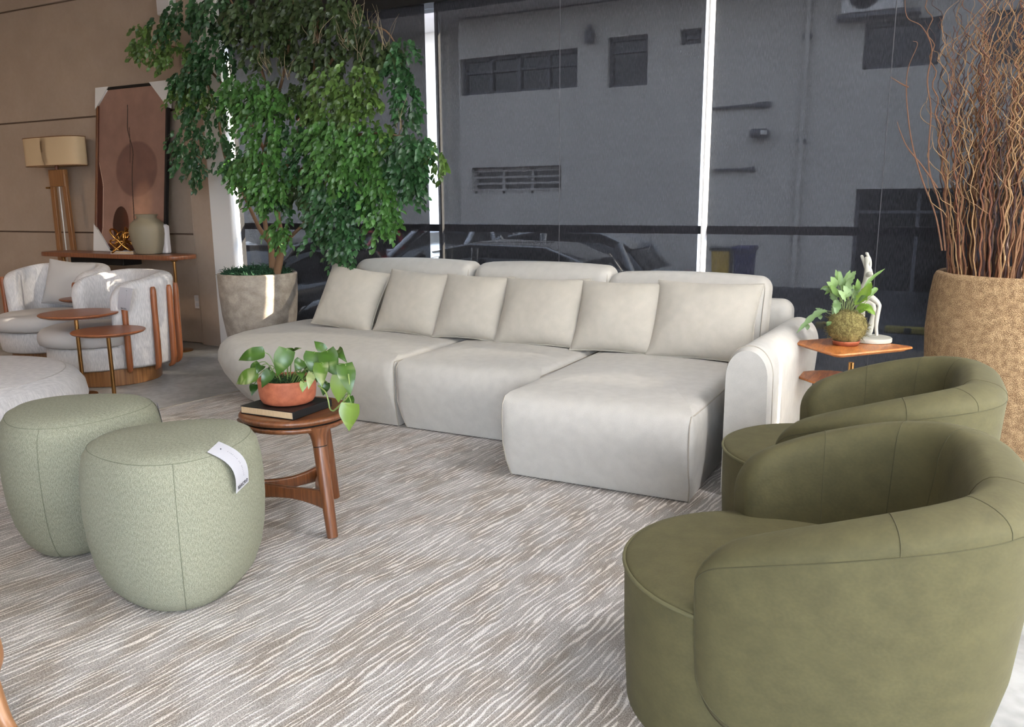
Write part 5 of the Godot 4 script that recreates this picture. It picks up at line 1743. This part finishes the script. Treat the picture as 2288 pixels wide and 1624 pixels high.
func build_side_table_set() -> void:
	var h := 0.60
	var p := [on(1772, 762, h), on(1880, 754, h), on(2040, 774, h), on(1873, 791, h)]
	var mid := Vector3.ZERO
	for q in p: mid += q / 4.0
	var t := thing("two_tier_side_table", "two-tier wooden side table with brass post beside the sofa arm", "side table", Vector3(mid.x, 0, mid.z))
	var o := []
	for q in p: o.append(Vector2(q.x - mid.x, q.z - mid.z) * 1.06)
	var mb := MB.new()
	slab(mb, round_poly(o, [0.05], 8), h - 0.022, h, 0.006, 0.03)
	obj("tabletop", mb, M.table_oak, t)
	mb = MB.new()
	var low := on(1856, 840, 0.42)
	var lc := Vector2(low.x - mid.x, low.z - mid.z)
	var o2 := []
	for q in o: o2.append(q * 0.80)
	var lo := round_poly(o2, [0.11], 10)
	slab(mb, lo, 0.40, 0.42, 0.006, 0.03)
	mb.deform(func(q): return q + Vector3(lc.x, 0, lc.y))
	obj("lower_shelf", mb, M.table_oak, t)
	var post := on(1903, 800, h) - mid
	mb = MB.new()
	mb.tube([Vector3(post.x, 0.012, post.z), Vector3(post.x, h - 0.02, post.z)], [0.0125], 14)
	obj("post", mb, M.brass, t)
	mb = MB.new()
	mb.lathe([Vector2(0, 0), Vector2(0.17, 0), Vector2(0.17, 0.012), Vector2(0, 0.014)], 36, Vector3(post.x * 0.5, 0, post.z * 0.5))
	obj("base_plate", mb, M.brass, t)
	# terracotta saucer, moss ball with fern
	var k := on(1889, 770, h)
	var zc := k.z
	t = thing("saucer", "small terracotta saucer under the moss ball", "saucer", Vector3(k.x, h, k.z))
	mb = MB.new()
	mb.lathe([Vector2(0, 0.001), Vector2(0.058, 0.001), Vector2(0.066, 0.02), Vector2(0.066, 0.024), Vector2(0.061, 0.024), Vector2(0.055, 0.008), Vector2(0, 0.007)], 36)
	obj("dish", mb, M.terracotta, t)
	t = thing("kokedama", "blue-green fern growing from a moss ball on the side table", "potted plant", Vector3(k.x, h + 0.009, k.z))
	mb = MB.new()
	var prof := []
	for i in 19:
		var a := PI * i / 18.0
		prof.append(Vector2(0.094 * sin(a) * (1.0 + 0.03 * sin(a * 3.0)), 0.084 - 0.084 * cos(a)))
	mb.lathe(prof, 48)
	var nz := FastNoiseLite.new(); nz.seed = 4; nz.frequency = 22.0
	mb.deform(func(q): return q + (q - Vector3(0, 0.09, 0)).normalized() * nz.get_noise_3dv(q) * 0.007)
	var ball := obj("moss_ball", mb, M.moss_ball, t)
	mb = MB.new()
	mb.colored = true
	for i in 500:
		var a := rng.randf() * TAU; var b := acos(rng.randf_range(-0.7, 1.0))
		var q := Vector3(0.094 * sin(b) * cos(a), 0.084 + 0.083 * cos(b), 0.094 * sin(b) * sin(a))
		var out := (q - Vector3(0, 0.09, 0)).normalized()
		var g := rng.randf_range(0.4, 1.3)
		mb.tint = Color(0.22 * g, 0.19 * g, 0.06 * g)
		var d := Vector3(rng.randf_range(-1, 1), rng.randf_range(-1, 1), rng.randf_range(-1, 1)).normalized()
		mb.tube([q, q + (out * 0.4 + d) * 0.012, q + (out * 0.3 + d) * 0.022], [0.0009, 0.0008, 0.0004], 3, false)
	tag(obj("moss_fibre", mb, M.moss, ball), "pale fibrous moss on the ball", "", "", "stuff")
	var P := func(x: float, y: float, dz: float) -> Vector3: return at(1560 + x / 3.143, 520 + y / 3.143, zc + dz)
	var root: Vector3 = P.call(1035, 590, 0.0)
	# fronds: points along the stem, then half-width in enlarged pixels, tone
	var fr := [
		[[990, 590], [930, 552], [850, 560], [765, 625], [688, 708], 26, 1, 0.03], [[960, 585], [880, 550], [822, 530], 14, 1, 0.0], [[985, 590], [935, 440], [905, 385], [858, 398], 18, 0, 0.0],
		[[1005, 585], [965, 420], [955, 350], [930, 308], 30, 0, 0.02], [[1010, 585], [985, 400], [985, 330], [965, 258], 26, 0, -0.03], [[1020, 585], [1010, 420], [1040, 330], [1068, 262], 24, 0, -0.02],
		[[1030, 585], [1030, 430], [1070, 320], [1108, 268], 28, 2, 0.03], [[1040, 585], [1090, 430], [1120, 380], [1118, 322], 24, 0, 0.04], [[1050, 585], [1090, 525], [1170, 430], [1220, 346], 40, 3, 0.07],
		[[1060, 590], [1150, 420], [1220, 320], [1312, 252], 14, 0, -0.05], [[1065, 590], [1190, 470], [1235, 405], [1258, 386], 20, 0, -0.05], [[1070, 590], [1110, 575], [1170, 520], [1222, 572], 32, 3, 0.05],
		[[1000, 590], [965, 470], [975, 510], [965, 572], 34, 1, 0.07], [[1015, 590], [1000, 450], [1045, 395], [1060, 330], 34, 2, 0.05], [[1000, 590], [945, 620], [915, 640], [905, 655], 20, 1, 0.08],
		[[1030, 590], [1085, 480], [1100, 420], [1140, 395], 30, 2, 0.02], [[1020, 590], [1010, 480], [960, 410], [940, 372], 26, 0, 0.05], [[1060, 585], [1100, 540], [1150, 520], [1200, 505], 26, 3, 0.03],
		[[1005, 590], [1060, 470], [1020, 400], [1000, 268], 22, 0, -0.05], [[1040, 590], [1050, 470], [1050, 430], [1020, 370], 36, 2, 0.06], [[1050, 590], [1080, 500], [1120, 460], [1150, 440], 30, 1, 0.06], [[990, 590], [970, 500], [955, 450], [960, 400], 26, 1, 0.03]]
	var tones := [Color(0.16, 0.26, 0.075), Color(0.15, 0.235, 0.095), Color(0.23, 0.33, 0.15), Color(0.17, 0.28, 0.04)]
	var more := []
	for f in fr:
		if f.size() == 7:       # a second, slightly turned frond beside most of the first
			var g: Array = f.duplicate(true)
			var jx := rng.randf_range(-38, 38); var jy := rng.randf_range(-10, 45)
			for i in range(1, 4): g[i] = [g[i][0] + jx * i / 3.0, g[i][1] + jy * i / 3.0]
			g[4] *= 0.85
			g[6] += rng.randf_range(-0.05, 0.04)
			more.append(g)
	fr.append_array(more)
	for f in fr:
		var n: int = f.size() - 3
		var pts := []
		for i in n: pts.append(P.call(f[i][0], f[i][1], f[f.size() - 1] * float(i) / (n - 1)))
		var w: float = f[n] / 3.143 / FOCAL * 3.4
		var lm := MB.new()
		lm.colored = true
		var line := smooth(pts, 18)
		var s := 8 if n < 5 else 6
		lm.tint = Color(0.24, 0.30, 0.12)
		lm.tube(line.slice(0, s + 1), [0.0017], 5)
		var base := lm.v.size()
		for i in range(s, 19):
			var u := float(i - s) / (18 - s)
			var half := w * sin(PI * pow(u * 0.97 + 0.03, 0.8)) * (1.0 + (0.25 * sin(u * 26.0) if f[n + 1] != 0 else 0.1 * sin(u * 20.0)))
			if i == 18: half = 0.0004
			var d: Vector3 = (line[mini(i + 1, 18)] - line[maxi(i - 1, 0)]).normalized()
			var face: Vector3 = (EYE - line[i]).normalized() + Vector3(0.15, 0.5, 0)
			var side := d.cross(face).normalized()
			var nr := side.cross(d)
			lm.tint = tones[f[n + 1]] * rng.randf_range(0.88, 1.12)
			lm.add(line[i] + side * half + nr * half * 0.25)
			lm.tint = tones[f[n + 1]] * 1.15
			lm.add(line[i])
			lm.tint = tones[f[n + 1]] * rng.randf_range(0.88, 1.12)
			lm.add(line[i] - side * half + nr * half * 0.25)
		for i in 18 - s:
			var q := base + i * 3
			lm.quad(q, q + 1, q + 4, q + 3); lm.quad(q + 1, q + 2, q + 5, q + 4)
		if n == 5 or (f[0][0] == 985 and f[2][0] == 905):       # the long fronds carry side lobes
			for q in ([[850, 560, 880, 555], [855, 575, 860, 612], [770, 640, 765, 685]] if n == 5 else [[920, 400, 870, 392], [930, 420, 912, 372]]):
				lm.tint = tones[1]
				leaf(lm, P.call(q[0], q[1], 0.0), P.call(q[2], q[3], 0.01), w * 1.5, (EYE - root).normalized(), "lance", 0.1, 0.2, 5)
		obj("frond", lm, M.fern_leaf, t, true, false)
	build_statue(zc - 0.16)

func build_statue(z: float) -> void:
	var P := func(x: float, y: float, dz: float) -> Vector3: return at(1560 + x / 3.143, 520 + y / 3.143, z + dz)
	var b: Vector3 = on(1560 + 1218 / 3.143, 520 + 742 / 3.143, 0.62)
	var foot: Vector3 = P.call(1215, 728, 0.0)
	var t := thing("figurine", "slender pale abstract seated figurine with raised arms behind the fern", "figurine", Vector3(foot.x, 0.60, foot.z))
	var k := 4.55 / 3.143 / FOCAL
	var mb := MB.new()
	mb.lathe([Vector2(0, 0.001), Vector2(0.096, 0.001), Vector2(0.098, 0.004), Vector2(0.098, 0.021), Vector2(0.094, 0.025), Vector2(0, 0.025)], 44)
	obj("plinth", mb, M.statue_stone, t)
	var ty: float = 0.6255 - (P.call(1215, 722, 0.0) as Vector3).y
	var limb := func(pts: Array, rad: Array, m: MB) -> void:
		var path := []; var rr := []
		for q in pts: path.append((P.call(q[0], q[1], q[2]) as Vector3) + Vector3(0, ty, 0))
		for r in rad: rr.append(r * k)
		m.tube(smooth(path, 26), smooth(rr, 26), 16)
	var body := MB.new()
	# trunk from the hips up through neck and head
	limb.call([[1150, 600, 0.0], [1140, 520, 0.0], [1150, 430, 0.0], [1178, 360, 0.0], [1190, 310, 0.0], [1196, 270, 0.0], [1190, 235, 0.0], [1186, 214, 0.0], [1189, 190, 0.0], [1190, 168, 0.0], [1190, 158, 0.0]], [18, 30, 34, 26, 24, 25, 17, 12, 17, 17, 4], body)
	limb.call([[1192, 292, 0.01], [1205, 284, 0.03], [1218, 284, 0.04], [1226, 287, 0.045]], [16, 16, 12, 4], body)      # bust
	# thigh and shin of the raised knee
	limb.call([[1140, 480, 0.03], [1195, 445, 0.04], [1245, 470, 0.05], [1270, 500, 0.05], [1270, 520, 0.05], [1256, 590, 0.05], [1250, 660, 0.05], [1255, 716, 0.05]], [24, 22, 17, 13, 13, 14, 11, 10], body)
	# folded leg
	limb.call([[1135, 520, -0.02], [1190, 480, -0.02], [1225, 500, -0.02], [1232, 560, -0.02], [1215, 640, -0.01], [1200, 690, 0.0], [1205, 712, 0.0]], [26, 22, 17, 16, 18, 22, 14], body)
	limb.call([[1120, 560, 0.0], [1135, 610, 0.0], [1165, 665, 0.0], [1200, 708, 0.0]], [16, 16, 18, 16], body)
	# arms lifted behind the head
	limb.call([[1188, 262, -0.02], [1175, 225, -0.02], [1160, 185, -0.02], [1150, 158, -0.02], [1149, 150, -0.02]], [13, 11, 10, 9, 3], body)
	limb.call([[1198, 255, 0.0], [1208, 220, 0.0], [1206, 185, 0.0], [1192, 155, 0.0], [1184, 136, 0.0], [1184, 130, 0.0]], [13, 10, 9, 9, 9, 3], body)
	obj("figure", body, M.statue_stone, t, true)

func build_tree() -> void:
	var c := Vector3(-4.90, 0, -4.98)
	var t := thing("potted_tree", "tall leafy potted tree in a grey stone planter by the white column", "potted tree", c)
	var mb := MB.new()
	mb.lathe([Vector2(0, 0.0), Vector2(0.20, 0.0), Vector2(0.215, 0.01), Vector2(0.245, 0.12), Vector2(0.275, 0.26), Vector2(0.30, 0.42), Vector2(0.312, 0.58), Vector2(0.318, 0.74), Vector2(0.318, 0.752), Vector2(0.312, 0.760), Vector2(0.296, 0.760), Vector2(0.290, 0.75), Vector2(0.285, 0.66), Vector2(0, 0.66)], 64)
	obj("planter", mb, M.grey_stone, t)
	mb = MB.new()
	mb.lathe([Vector2(0.288, 0.70), Vector2(0.22, 0.72), Vector2(0.15, 0.735), Vector2(0, 0.74)], 40)
	obj("soil", mb, M.soil, t)
	mb = MB.new()
	mb.colored = true
	for i in 1500:
		var a := rng.randf() * TAU; var r := sqrt(rng.randf()) * 0.275
		var p := Vector3(cos(a) * r, 0.715 + 0.05 * (1.0 - r / 0.3) + rng.randf() * 0.04, sin(a) * r)
		var d := Vector3(rng.randf_range(-1, 1), rng.randf_range(-0.1, 0.8), rng.randf_range(-1, 1)).normalized() * rng.randf_range(0.03, 0.07)
		var g := rng.randf_range(0.5, 1.4)
		mb.tint = Color(0.022 * g, 0.075 * g, 0.035 * g)
		mb.tube([p, p + d * 0.5 + Vector3(0, 0.012, 0), p + d], [0.0035, 0.003, 0.001], 4, false)
	tag(obj("moss", mb, M.moss, t), "dark green curly moss filling the planter", "", "", "stuff")
	# stems
	var P := func(x: float, y: float, z: float) -> Vector3: return at(480 + x / 2.619, y / 2.619, z)
	var stems := [
		[[[335, 1545, -5.0], [328, 1440, -5.0], [300, 1340, -5.0], [285, 1220, -5.0], [270, 1000, -5.0], [330, 700, -5.0], [420, 350, -5.0], [470, -150, -5.0]], [0.028, 0.025, 0.019, 0.016, 0.014, 0.012, 0.010, 0.007]],
		[[[350, 1560, -4.95], [392, 1430, -4.95], [380, 1330, -4.95], [372, 1200, -4.95], [440, 900, -4.95], [560, 560, -4.95], [600, 200, -4.95], [640, -200, -4.95]], [0.032, 0.028, 0.021, 0.018, 0.015, 0.013, 0.011, 0.007]],
		[[[325, 1420, -5.0], [270, 1350, -5.02], [220, 1250, -5.05], [150, 1100, -5.1], [60, 920, -5.1], [20, 700, -5.05], [-40, 500, -5.0]], [0.022, 0.018, 0.014, 0.012, 0.011, 0.009, 0.006]],
		[[[408, 1415, -4.93], [470, 1360, -4.9], [540, 1285, -4.85], [600, 1180, -4.8], [680, 980, -4.8], [760, 700, -4.8], [860, 420, -4.8]], [0.02, 0.013, 0.011, 0.011, 0.010, 0.008, 0.005]],
		[[[380, 1150, -4.95], [520, 980, -4.85], [700, 840, -4.75], [900, 780, -4.7], [1120, 800, -4.7]], [0.016, 0.013, 0.011, 0.008, 0.004]],
		[[[300, 900, -5.0], [160, 640, -5.1], [-60, 380, -5.1], [-220, 280, -5.1], [-420, 250, -5.1]], [0.014, 0.012, 0.01, 0.007, 0.004]],
		[[[480, 700, -4.95], [640, 420, -4.9], [820, 200, -4.85], [1000, 180, -4.8], [1130, 420, -4.8]], [0.013, 0.011, 0.009, 0.006, 0.003]],
		[[[330, 600, -5.0], [220, 250, -5.0], [60, -60, -5.0]], [0.012, 0.009, 0.006]], [[[1020, 1010, -4.75], [1060, 850, -4.75], [1090, 740, -4.75], [1110, 640, -4.75]], [0.005, 0.004, 0.003, 0.002]]]
	var trunk: MeshInstance3D
	for i in stems.size():
		var path := []
		for q in stems[i][0]: path.append(P.call(q[0], q[1], q[2]))
		if i < 2: path[0] = Vector3(path[0].x, 0.70, path[0].z)
		mb = MB.new()
		mb.colored = true
		mb.tint = Color(0.20, 0.115, 0.065)
		mb.tube(smooth(path, 40), smooth(stems[i][1], 40), 9)
		var o := obj("trunk" if i < 2 else "branch", mb, M.bark, t, true)
		if i == 0: trunk = o
	# bare dry twigs in the upper crown
	for q in [[600, 240, 120, 190], [760, 260, 90, 170], [860, 330, 110, 200], [1000, 260, 80, 190], [420, 440, 90, 160], [820, 130, 60, 160], [1080, 740, 45, 190], [930, 150, 40, 130], [300, 400, 60, 150]]:
		for i in 7:
			var a: Vector3 = P.call(q[0] + rng.randf_range(-30, 30), q[1] + rng.randf_range(-20, 40), -4.72 + rng.randf_range(-0.1, 0.12))
			var b: Vector3 = P.call(q[0] + rng.randf_range(-1, 1) * q[2], q[1] - q[3] * rng.randf_range(0.4, 1.0), -4.72 + rng.randf_range(-0.15, 0.15))
			mb = MB.new()
			mb.colored = true
			mb.tint = Color(0.24, 0.19, 0.12) * rng.randf_range(0.6, 1.3)
			var mid := a.lerp(b, 0.5) + Vector3(rng.randf_range(-0.03, 0.03), 0, 0.02)
			mb.tube(smooth([a, mid, b], 8), smooth([0.003, 0.002, 0.001], 8), 4)
			obj("twig", mb, M.bark, t, true)
	# foliage: hanging sprays round these centres (enlarged pixels), radii, depth, count of sprays, tone
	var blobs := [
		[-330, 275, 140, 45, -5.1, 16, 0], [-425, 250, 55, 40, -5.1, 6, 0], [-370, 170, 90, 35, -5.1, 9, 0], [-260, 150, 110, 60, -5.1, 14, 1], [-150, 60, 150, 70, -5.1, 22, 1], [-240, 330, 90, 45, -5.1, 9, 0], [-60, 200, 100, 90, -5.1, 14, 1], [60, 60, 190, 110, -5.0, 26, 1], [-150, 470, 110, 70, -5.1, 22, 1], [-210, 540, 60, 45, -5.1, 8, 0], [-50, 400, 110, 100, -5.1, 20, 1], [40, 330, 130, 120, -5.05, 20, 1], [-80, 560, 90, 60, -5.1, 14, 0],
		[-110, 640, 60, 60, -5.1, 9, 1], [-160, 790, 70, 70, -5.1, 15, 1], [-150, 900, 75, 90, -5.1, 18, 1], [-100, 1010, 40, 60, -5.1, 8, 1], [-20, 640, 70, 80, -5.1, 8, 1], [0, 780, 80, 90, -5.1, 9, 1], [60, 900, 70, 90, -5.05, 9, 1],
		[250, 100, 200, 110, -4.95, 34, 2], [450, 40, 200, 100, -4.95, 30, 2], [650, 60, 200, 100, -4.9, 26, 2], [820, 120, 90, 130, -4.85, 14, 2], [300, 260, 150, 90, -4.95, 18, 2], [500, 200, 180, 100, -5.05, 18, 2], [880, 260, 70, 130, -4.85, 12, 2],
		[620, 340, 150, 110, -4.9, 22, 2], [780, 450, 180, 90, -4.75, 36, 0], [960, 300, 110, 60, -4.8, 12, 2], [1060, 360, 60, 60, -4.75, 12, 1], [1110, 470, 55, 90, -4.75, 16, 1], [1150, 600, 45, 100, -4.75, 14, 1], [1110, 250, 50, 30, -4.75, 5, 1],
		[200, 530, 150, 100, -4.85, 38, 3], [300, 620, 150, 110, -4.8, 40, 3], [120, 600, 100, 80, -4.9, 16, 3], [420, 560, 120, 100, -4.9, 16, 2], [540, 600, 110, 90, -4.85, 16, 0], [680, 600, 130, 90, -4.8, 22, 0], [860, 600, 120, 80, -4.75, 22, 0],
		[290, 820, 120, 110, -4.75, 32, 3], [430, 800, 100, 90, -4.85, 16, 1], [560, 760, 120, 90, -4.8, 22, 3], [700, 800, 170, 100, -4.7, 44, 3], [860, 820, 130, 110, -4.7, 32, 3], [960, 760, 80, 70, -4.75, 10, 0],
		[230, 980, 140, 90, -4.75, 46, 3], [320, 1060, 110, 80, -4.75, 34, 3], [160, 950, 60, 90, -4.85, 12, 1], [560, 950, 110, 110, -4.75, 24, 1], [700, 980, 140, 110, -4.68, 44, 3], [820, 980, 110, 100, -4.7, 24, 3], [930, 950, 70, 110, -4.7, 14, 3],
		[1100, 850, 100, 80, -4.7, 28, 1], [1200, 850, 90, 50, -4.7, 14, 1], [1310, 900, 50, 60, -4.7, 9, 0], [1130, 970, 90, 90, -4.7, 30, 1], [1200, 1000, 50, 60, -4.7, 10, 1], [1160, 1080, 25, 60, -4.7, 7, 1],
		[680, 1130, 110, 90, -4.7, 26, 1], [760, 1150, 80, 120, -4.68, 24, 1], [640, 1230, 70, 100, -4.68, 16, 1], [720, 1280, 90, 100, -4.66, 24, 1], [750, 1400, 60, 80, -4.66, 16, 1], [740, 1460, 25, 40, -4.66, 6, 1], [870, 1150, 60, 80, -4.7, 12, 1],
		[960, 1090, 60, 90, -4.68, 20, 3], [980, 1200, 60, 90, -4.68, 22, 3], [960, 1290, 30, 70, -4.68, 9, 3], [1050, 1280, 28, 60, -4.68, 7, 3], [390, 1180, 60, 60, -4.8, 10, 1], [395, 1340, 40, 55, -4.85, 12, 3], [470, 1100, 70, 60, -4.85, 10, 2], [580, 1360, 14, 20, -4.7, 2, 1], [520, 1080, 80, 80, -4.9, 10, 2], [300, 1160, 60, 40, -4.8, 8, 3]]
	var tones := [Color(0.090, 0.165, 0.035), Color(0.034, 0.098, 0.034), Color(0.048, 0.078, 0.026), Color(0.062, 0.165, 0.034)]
	var leaves := []
	for b in blobs:
		var sprays: int = int(b[5] * (1.9 if b[6] == 2 else 1.35)) + 1
		for s in sprays:
			var u := rng.randf_range(-1, 1); var v := rng.randf_range(-1, 1)
			if u * u + v * v > 1.0: u *= 0.6; v *= 0.6
			var r3 := sqrt(maxf(0.0, 1.0 - u * u - v * v))
			var p: Vector3 = P.call(b[0] + u * b[2], b[1] + v * b[3] - 22, b[4])
			var rad: float = b[2] / 2.619 / FOCAL * 6.6
			var dz := (1.0 if rng.randf() < 0.72 else -1.0) * r3 * minf(rad, 0.30) * rng.randf_range(0.4, 1.0)
			p += (EYE - p).normalized() * dz
			var dir := Vector3(u * 0.7 + rng.randf_range(-0.6, 0.6), -0.55, rng.randf_range(-0.1, 0.7)).normalized()
			var nleaf := rng.randi_range(5, 8)
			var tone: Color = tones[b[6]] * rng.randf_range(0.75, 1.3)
			for i in nleaf:
				p += dir * 0.0165 + Vector3(0, -0.002 * i, 0)
				var sd := 1.0 if i % 2 else -1.0
				var d := (dir + Vector3(sd * 0.55, -0.25, rng.randf_range(-0.3, 0.45))).normalized()
				var ln := rng.randf_range(0.040, 0.064)
				var f := (EYE - p).normalized() * rng.randf_range(0.2, 1.0) + Vector3(rng.randf_range(-0.7, 0.7), rng.randf_range(0.0, 0.9), rng.randf_range(-0.3, 0.3))
				var g := rng.randf_range(0.7, 1.25)
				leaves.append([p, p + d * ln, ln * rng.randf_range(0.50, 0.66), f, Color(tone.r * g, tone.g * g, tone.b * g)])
	leaves.sort_custom(func(a, b): return a[2] / a[0].distance_to(EYE) * (0.5 + absf(a[3].normalized().dot((EYE - a[0]).normalized()))) > b[2] / b[0].distance_to(EYE) * (0.5 + absf(b[3].normalized().dot((EYE - b[0]).normalized()))))
	var rest := MB.new()
	rest.colored = true
	for i in leaves.size():
		var q: Array = leaves[i]
		if i < 300:
			var lm := MB.new()
			lm.colored = true
			lm.tint = q[4]
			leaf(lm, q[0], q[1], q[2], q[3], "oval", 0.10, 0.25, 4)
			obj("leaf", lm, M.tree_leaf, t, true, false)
		else:
			rest.tint = q[4]
			leaf(rest, q[0], q[1], q[2], q[3], "oval", 0.10, 0.25, 3)
	tag(obj("foliage", rest, M.tree_leaf, t, true, false), "small pointed green leaves hanging in sprays", "", "", "stuff")
	print("tree leaves: ", leaves.size())

func build_willow() -> void:
	var c := Vector3(0.50, 0, -4.94)
	var t := thing("large_planter", "large rough tan pebble-textured planter at the right edge", "planter", c)
	var mb := MB.new()
	mb.lathe([Vector2(0, 0.0), Vector2(0.30, 0.0), Vector2(0.32, 0.012), Vector2(0.365, 0.10), Vector2(0.43, 0.28), Vector2(0.465, 0.45), Vector2(0.475, 0.62), Vector2(0.468, 0.80), Vector2(0.455, 0.905), Vector2(0.448, 0.925), Vector2(0.435, 0.935), Vector2(0.415, 0.932), Vector2(0.405, 0.92), Vector2(0.40, 0.80), Vector2(0, 0.80)], 72)
	var nz := FastNoiseLite.new(); nz.seed = 8; nz.frequency = 18.0
	mb.deform(func(p): return p + Vector3(p.x, 0, p.z).normalized() * nz.get_noise_3dv(p) * 0.004)
	obj("body", mb, M.pebble_dash, t)
	mb = MB.new()
	mb.lathe([Vector2(0.403, 0.84), Vector2(0.2, 0.85), Vector2(0, 0.855)], 32)
	obj("soil", mb, M.soil, t)
	t = thing("dried_branches", "bundle of curly reddish-brown willow branches standing in the tan planter", "dried branches", Vector3(c.x - 0.15, 0.86, c.z))
	var base := t.position
	for i in 205:
		var a := rng.randf() * TAU
		var r := sqrt(rng.randf()) * 0.23
		var p := base + Vector3(cos(a) * r, -0.01, sin(a) * r * 0.8)
		var lean := Vector3(cos(a) * r * 0.75 + rng.randf_range(-0.07, 0.07), 1.0, sin(a) * r * 0.25 + rng.randf_range(-0.05, 0.05))
		var tall := rng.randf_range(0.7, 1.75)
		if i % 3 == 0: tall = rng.randf_range(1.3, 1.95)
		var n := int(tall / 0.030)
		var path := []; var rad := []
		var ph := Vector2(rng.randf() * TAU, rng.randf() * TAU)
		var wl := rng.randf_range(0.10, 0.20)
		var amp := rng.randf_range(0.25, 0.6)
		var d := lean.normalized()
		var r0 := rng.randf_range(0.0034, 0.0062)
		for k in n:
			var u := float(k) / n
			path.append(p); rad.append(maxf(0.0011, r0 * (1.0 - 0.72 * u)))
			var wild := amp * (0.34 + 2.5 * smoothstep(0.35, 1.0, p.y / 2.6))
			var w := Vector3(cos(ph.x + TAU * k * 0.03 / wl), 0, sin(ph.y + TAU * k * 0.03 / (wl * 1.13))) * wild
			d = (lean.normalized() + w).normalized()
			if u > 0.8: d = (d + Vector3(cos(ph.y + u * 14.0), 0.1, sin(ph.x + u * 14.0)) * (u - 0.8) * 4.0).normalized()
			p += d * 0.030
		mb = MB.new()
		mb.colored = true
		var tone := Color(0.15, 0.052, 0.028).lerp(Color(0.22, 0.115, 0.055), rng.randf()) if rng.randf() < 0.66 else Color(0.06, 0.034, 0.030)
		if i % 5 == 0: tone = Color(0.34, 0.20, 0.095)
		mb.tint = tone
		mb.tube(path, rad, 5)
		# one or two side twigs
		for s in rng.randi_range(1, 3):
			var k := rng.randi_range(n / 3, n - 4)
			var q: Vector3 = path[k]
			var sp := []
			var ang := rng.randf() * TAU
			var sd := Vector3(cos(ang), 0.9, sin(ang) * 0.7).normalized()
			for j in rng.randi_range(8, 15):
				sp.append(q)
				sd = (sd + Vector3(rng.randf_range(-0.5, 0.5), rng.randf_range(-0.1, 0.35), rng.randf_range(-0.5, 0.5))).normalized()
				q += sd * 0.026
			mb.tint = tone.lerp(Color(0.40, 0.25, 0.12), 0.6)
			mb.tube(smooth(sp, sp.size() * 2), smooth([0.0023, 0.0018, 0.0009], sp.size() * 2), 4)
		obj("branch", mb, M.twig, t, true)
	# the few that stray out to the left
	for q in [[[2105, 560], [2090, 480], [2060, 400], [2040, 330], [2030, 270], [2025, 200], [2030, 150], [2050, 100], [2040, 92]], [[2112, 560], [2100, 460], [2075, 370], [2080, 250], [2072, 180], [2082, 110], [2060, 60], [2028, 40], [2022, 0], [2024, -60]], [[2095, 420], [2060, 370], [2028, 330], [2010, 290], [2005, 272]], [[2030, 195], [2010, 185], [1990, 172]]]:
		var path := []
		for p in q: path.append(at(p[0], p[1], c.z + 0.1))
		mb = MB.new()
		mb.colored = true
		mb.tint = Color(0.16, 0.075, 0.04)
		mb.tube(smooth(path, 50), smooth([0.0046, 0.0034, 0.0013], 50), 5)
		obj("branch", mb, M.twig, t, true)

func build_foreground() -> void:
	# a wooden chair stands mostly outside the frame at lower left; its curved front leg shows
	var foot := on(40, 1660, 0.0)
	var t := thing("wooden_chair", "honey-coloured wooden chair leg and arm just entering at lower left", "chair", Vector3(foot.x - 0.25, 0.014, foot.z + 0.16))
	var P := func(x: float, y: float) -> Vector3: return at(x, y, foot.z)
	var mb := MB.new()
	var path := [Vector3(foot.x, 0.015, foot.z), P.call(12, 1610), P.call(-12, 1545), P.call(-21, 1510), P.call(-15, 1462), P.call(-34, 1390)]
	mb.tube(smooth(path, 30), smooth([0.014, 0.0165, 0.018, 0.019, 0.022, 0.020], 30), 14)
	obj("leg", mb, M.honey_wood, t, true)
	var top: Vector3 = P.call(-30, 1440)
	mb = MB.new()
	mb.rbox(Vector3(0, 0, 0), Vector3(0.05, 0.065, 0.52), 0.022, 3, 2)
	var ac := top + Vector3(-0.012, 0.0, 0.255)
	mb.deform(func(p): return p + ac)
	obj("side_rail", mb, M.honey_wood, t, true)
	mb = MB.new()
	mb.rbox(top + Vector3(-0.30, 0.03, 0.26), Vector3(0.52, 0.06, 0.5), 0.025, 3, 3)
	obj("seat", mb, M.pale_seat, t, true)
	for q in [Vector3(-0.55, 0, 0.02), Vector3(-0.02, 0, 0.50), Vector3(-0.55, 0, 0.50)]:
		mb = MB.new()
		mb.tube([Vector3(foot.x + q.x, 0.015, foot.z + q.z), Vector3(foot.x + q.x * 0.96, top.y, foot.z + q.z)], [0.015, 0.02], 12)
		obj("leg", mb, M.honey_wood, t, true)
	mb = MB.new()
	mb.rbox(top + Vector3(-0.30, 0.25, 0.49), Vector3(0.56, 0.30, 0.04), 0.018, 3, 3)
	obj("backrest", mb, M.honey_wood, t, true)
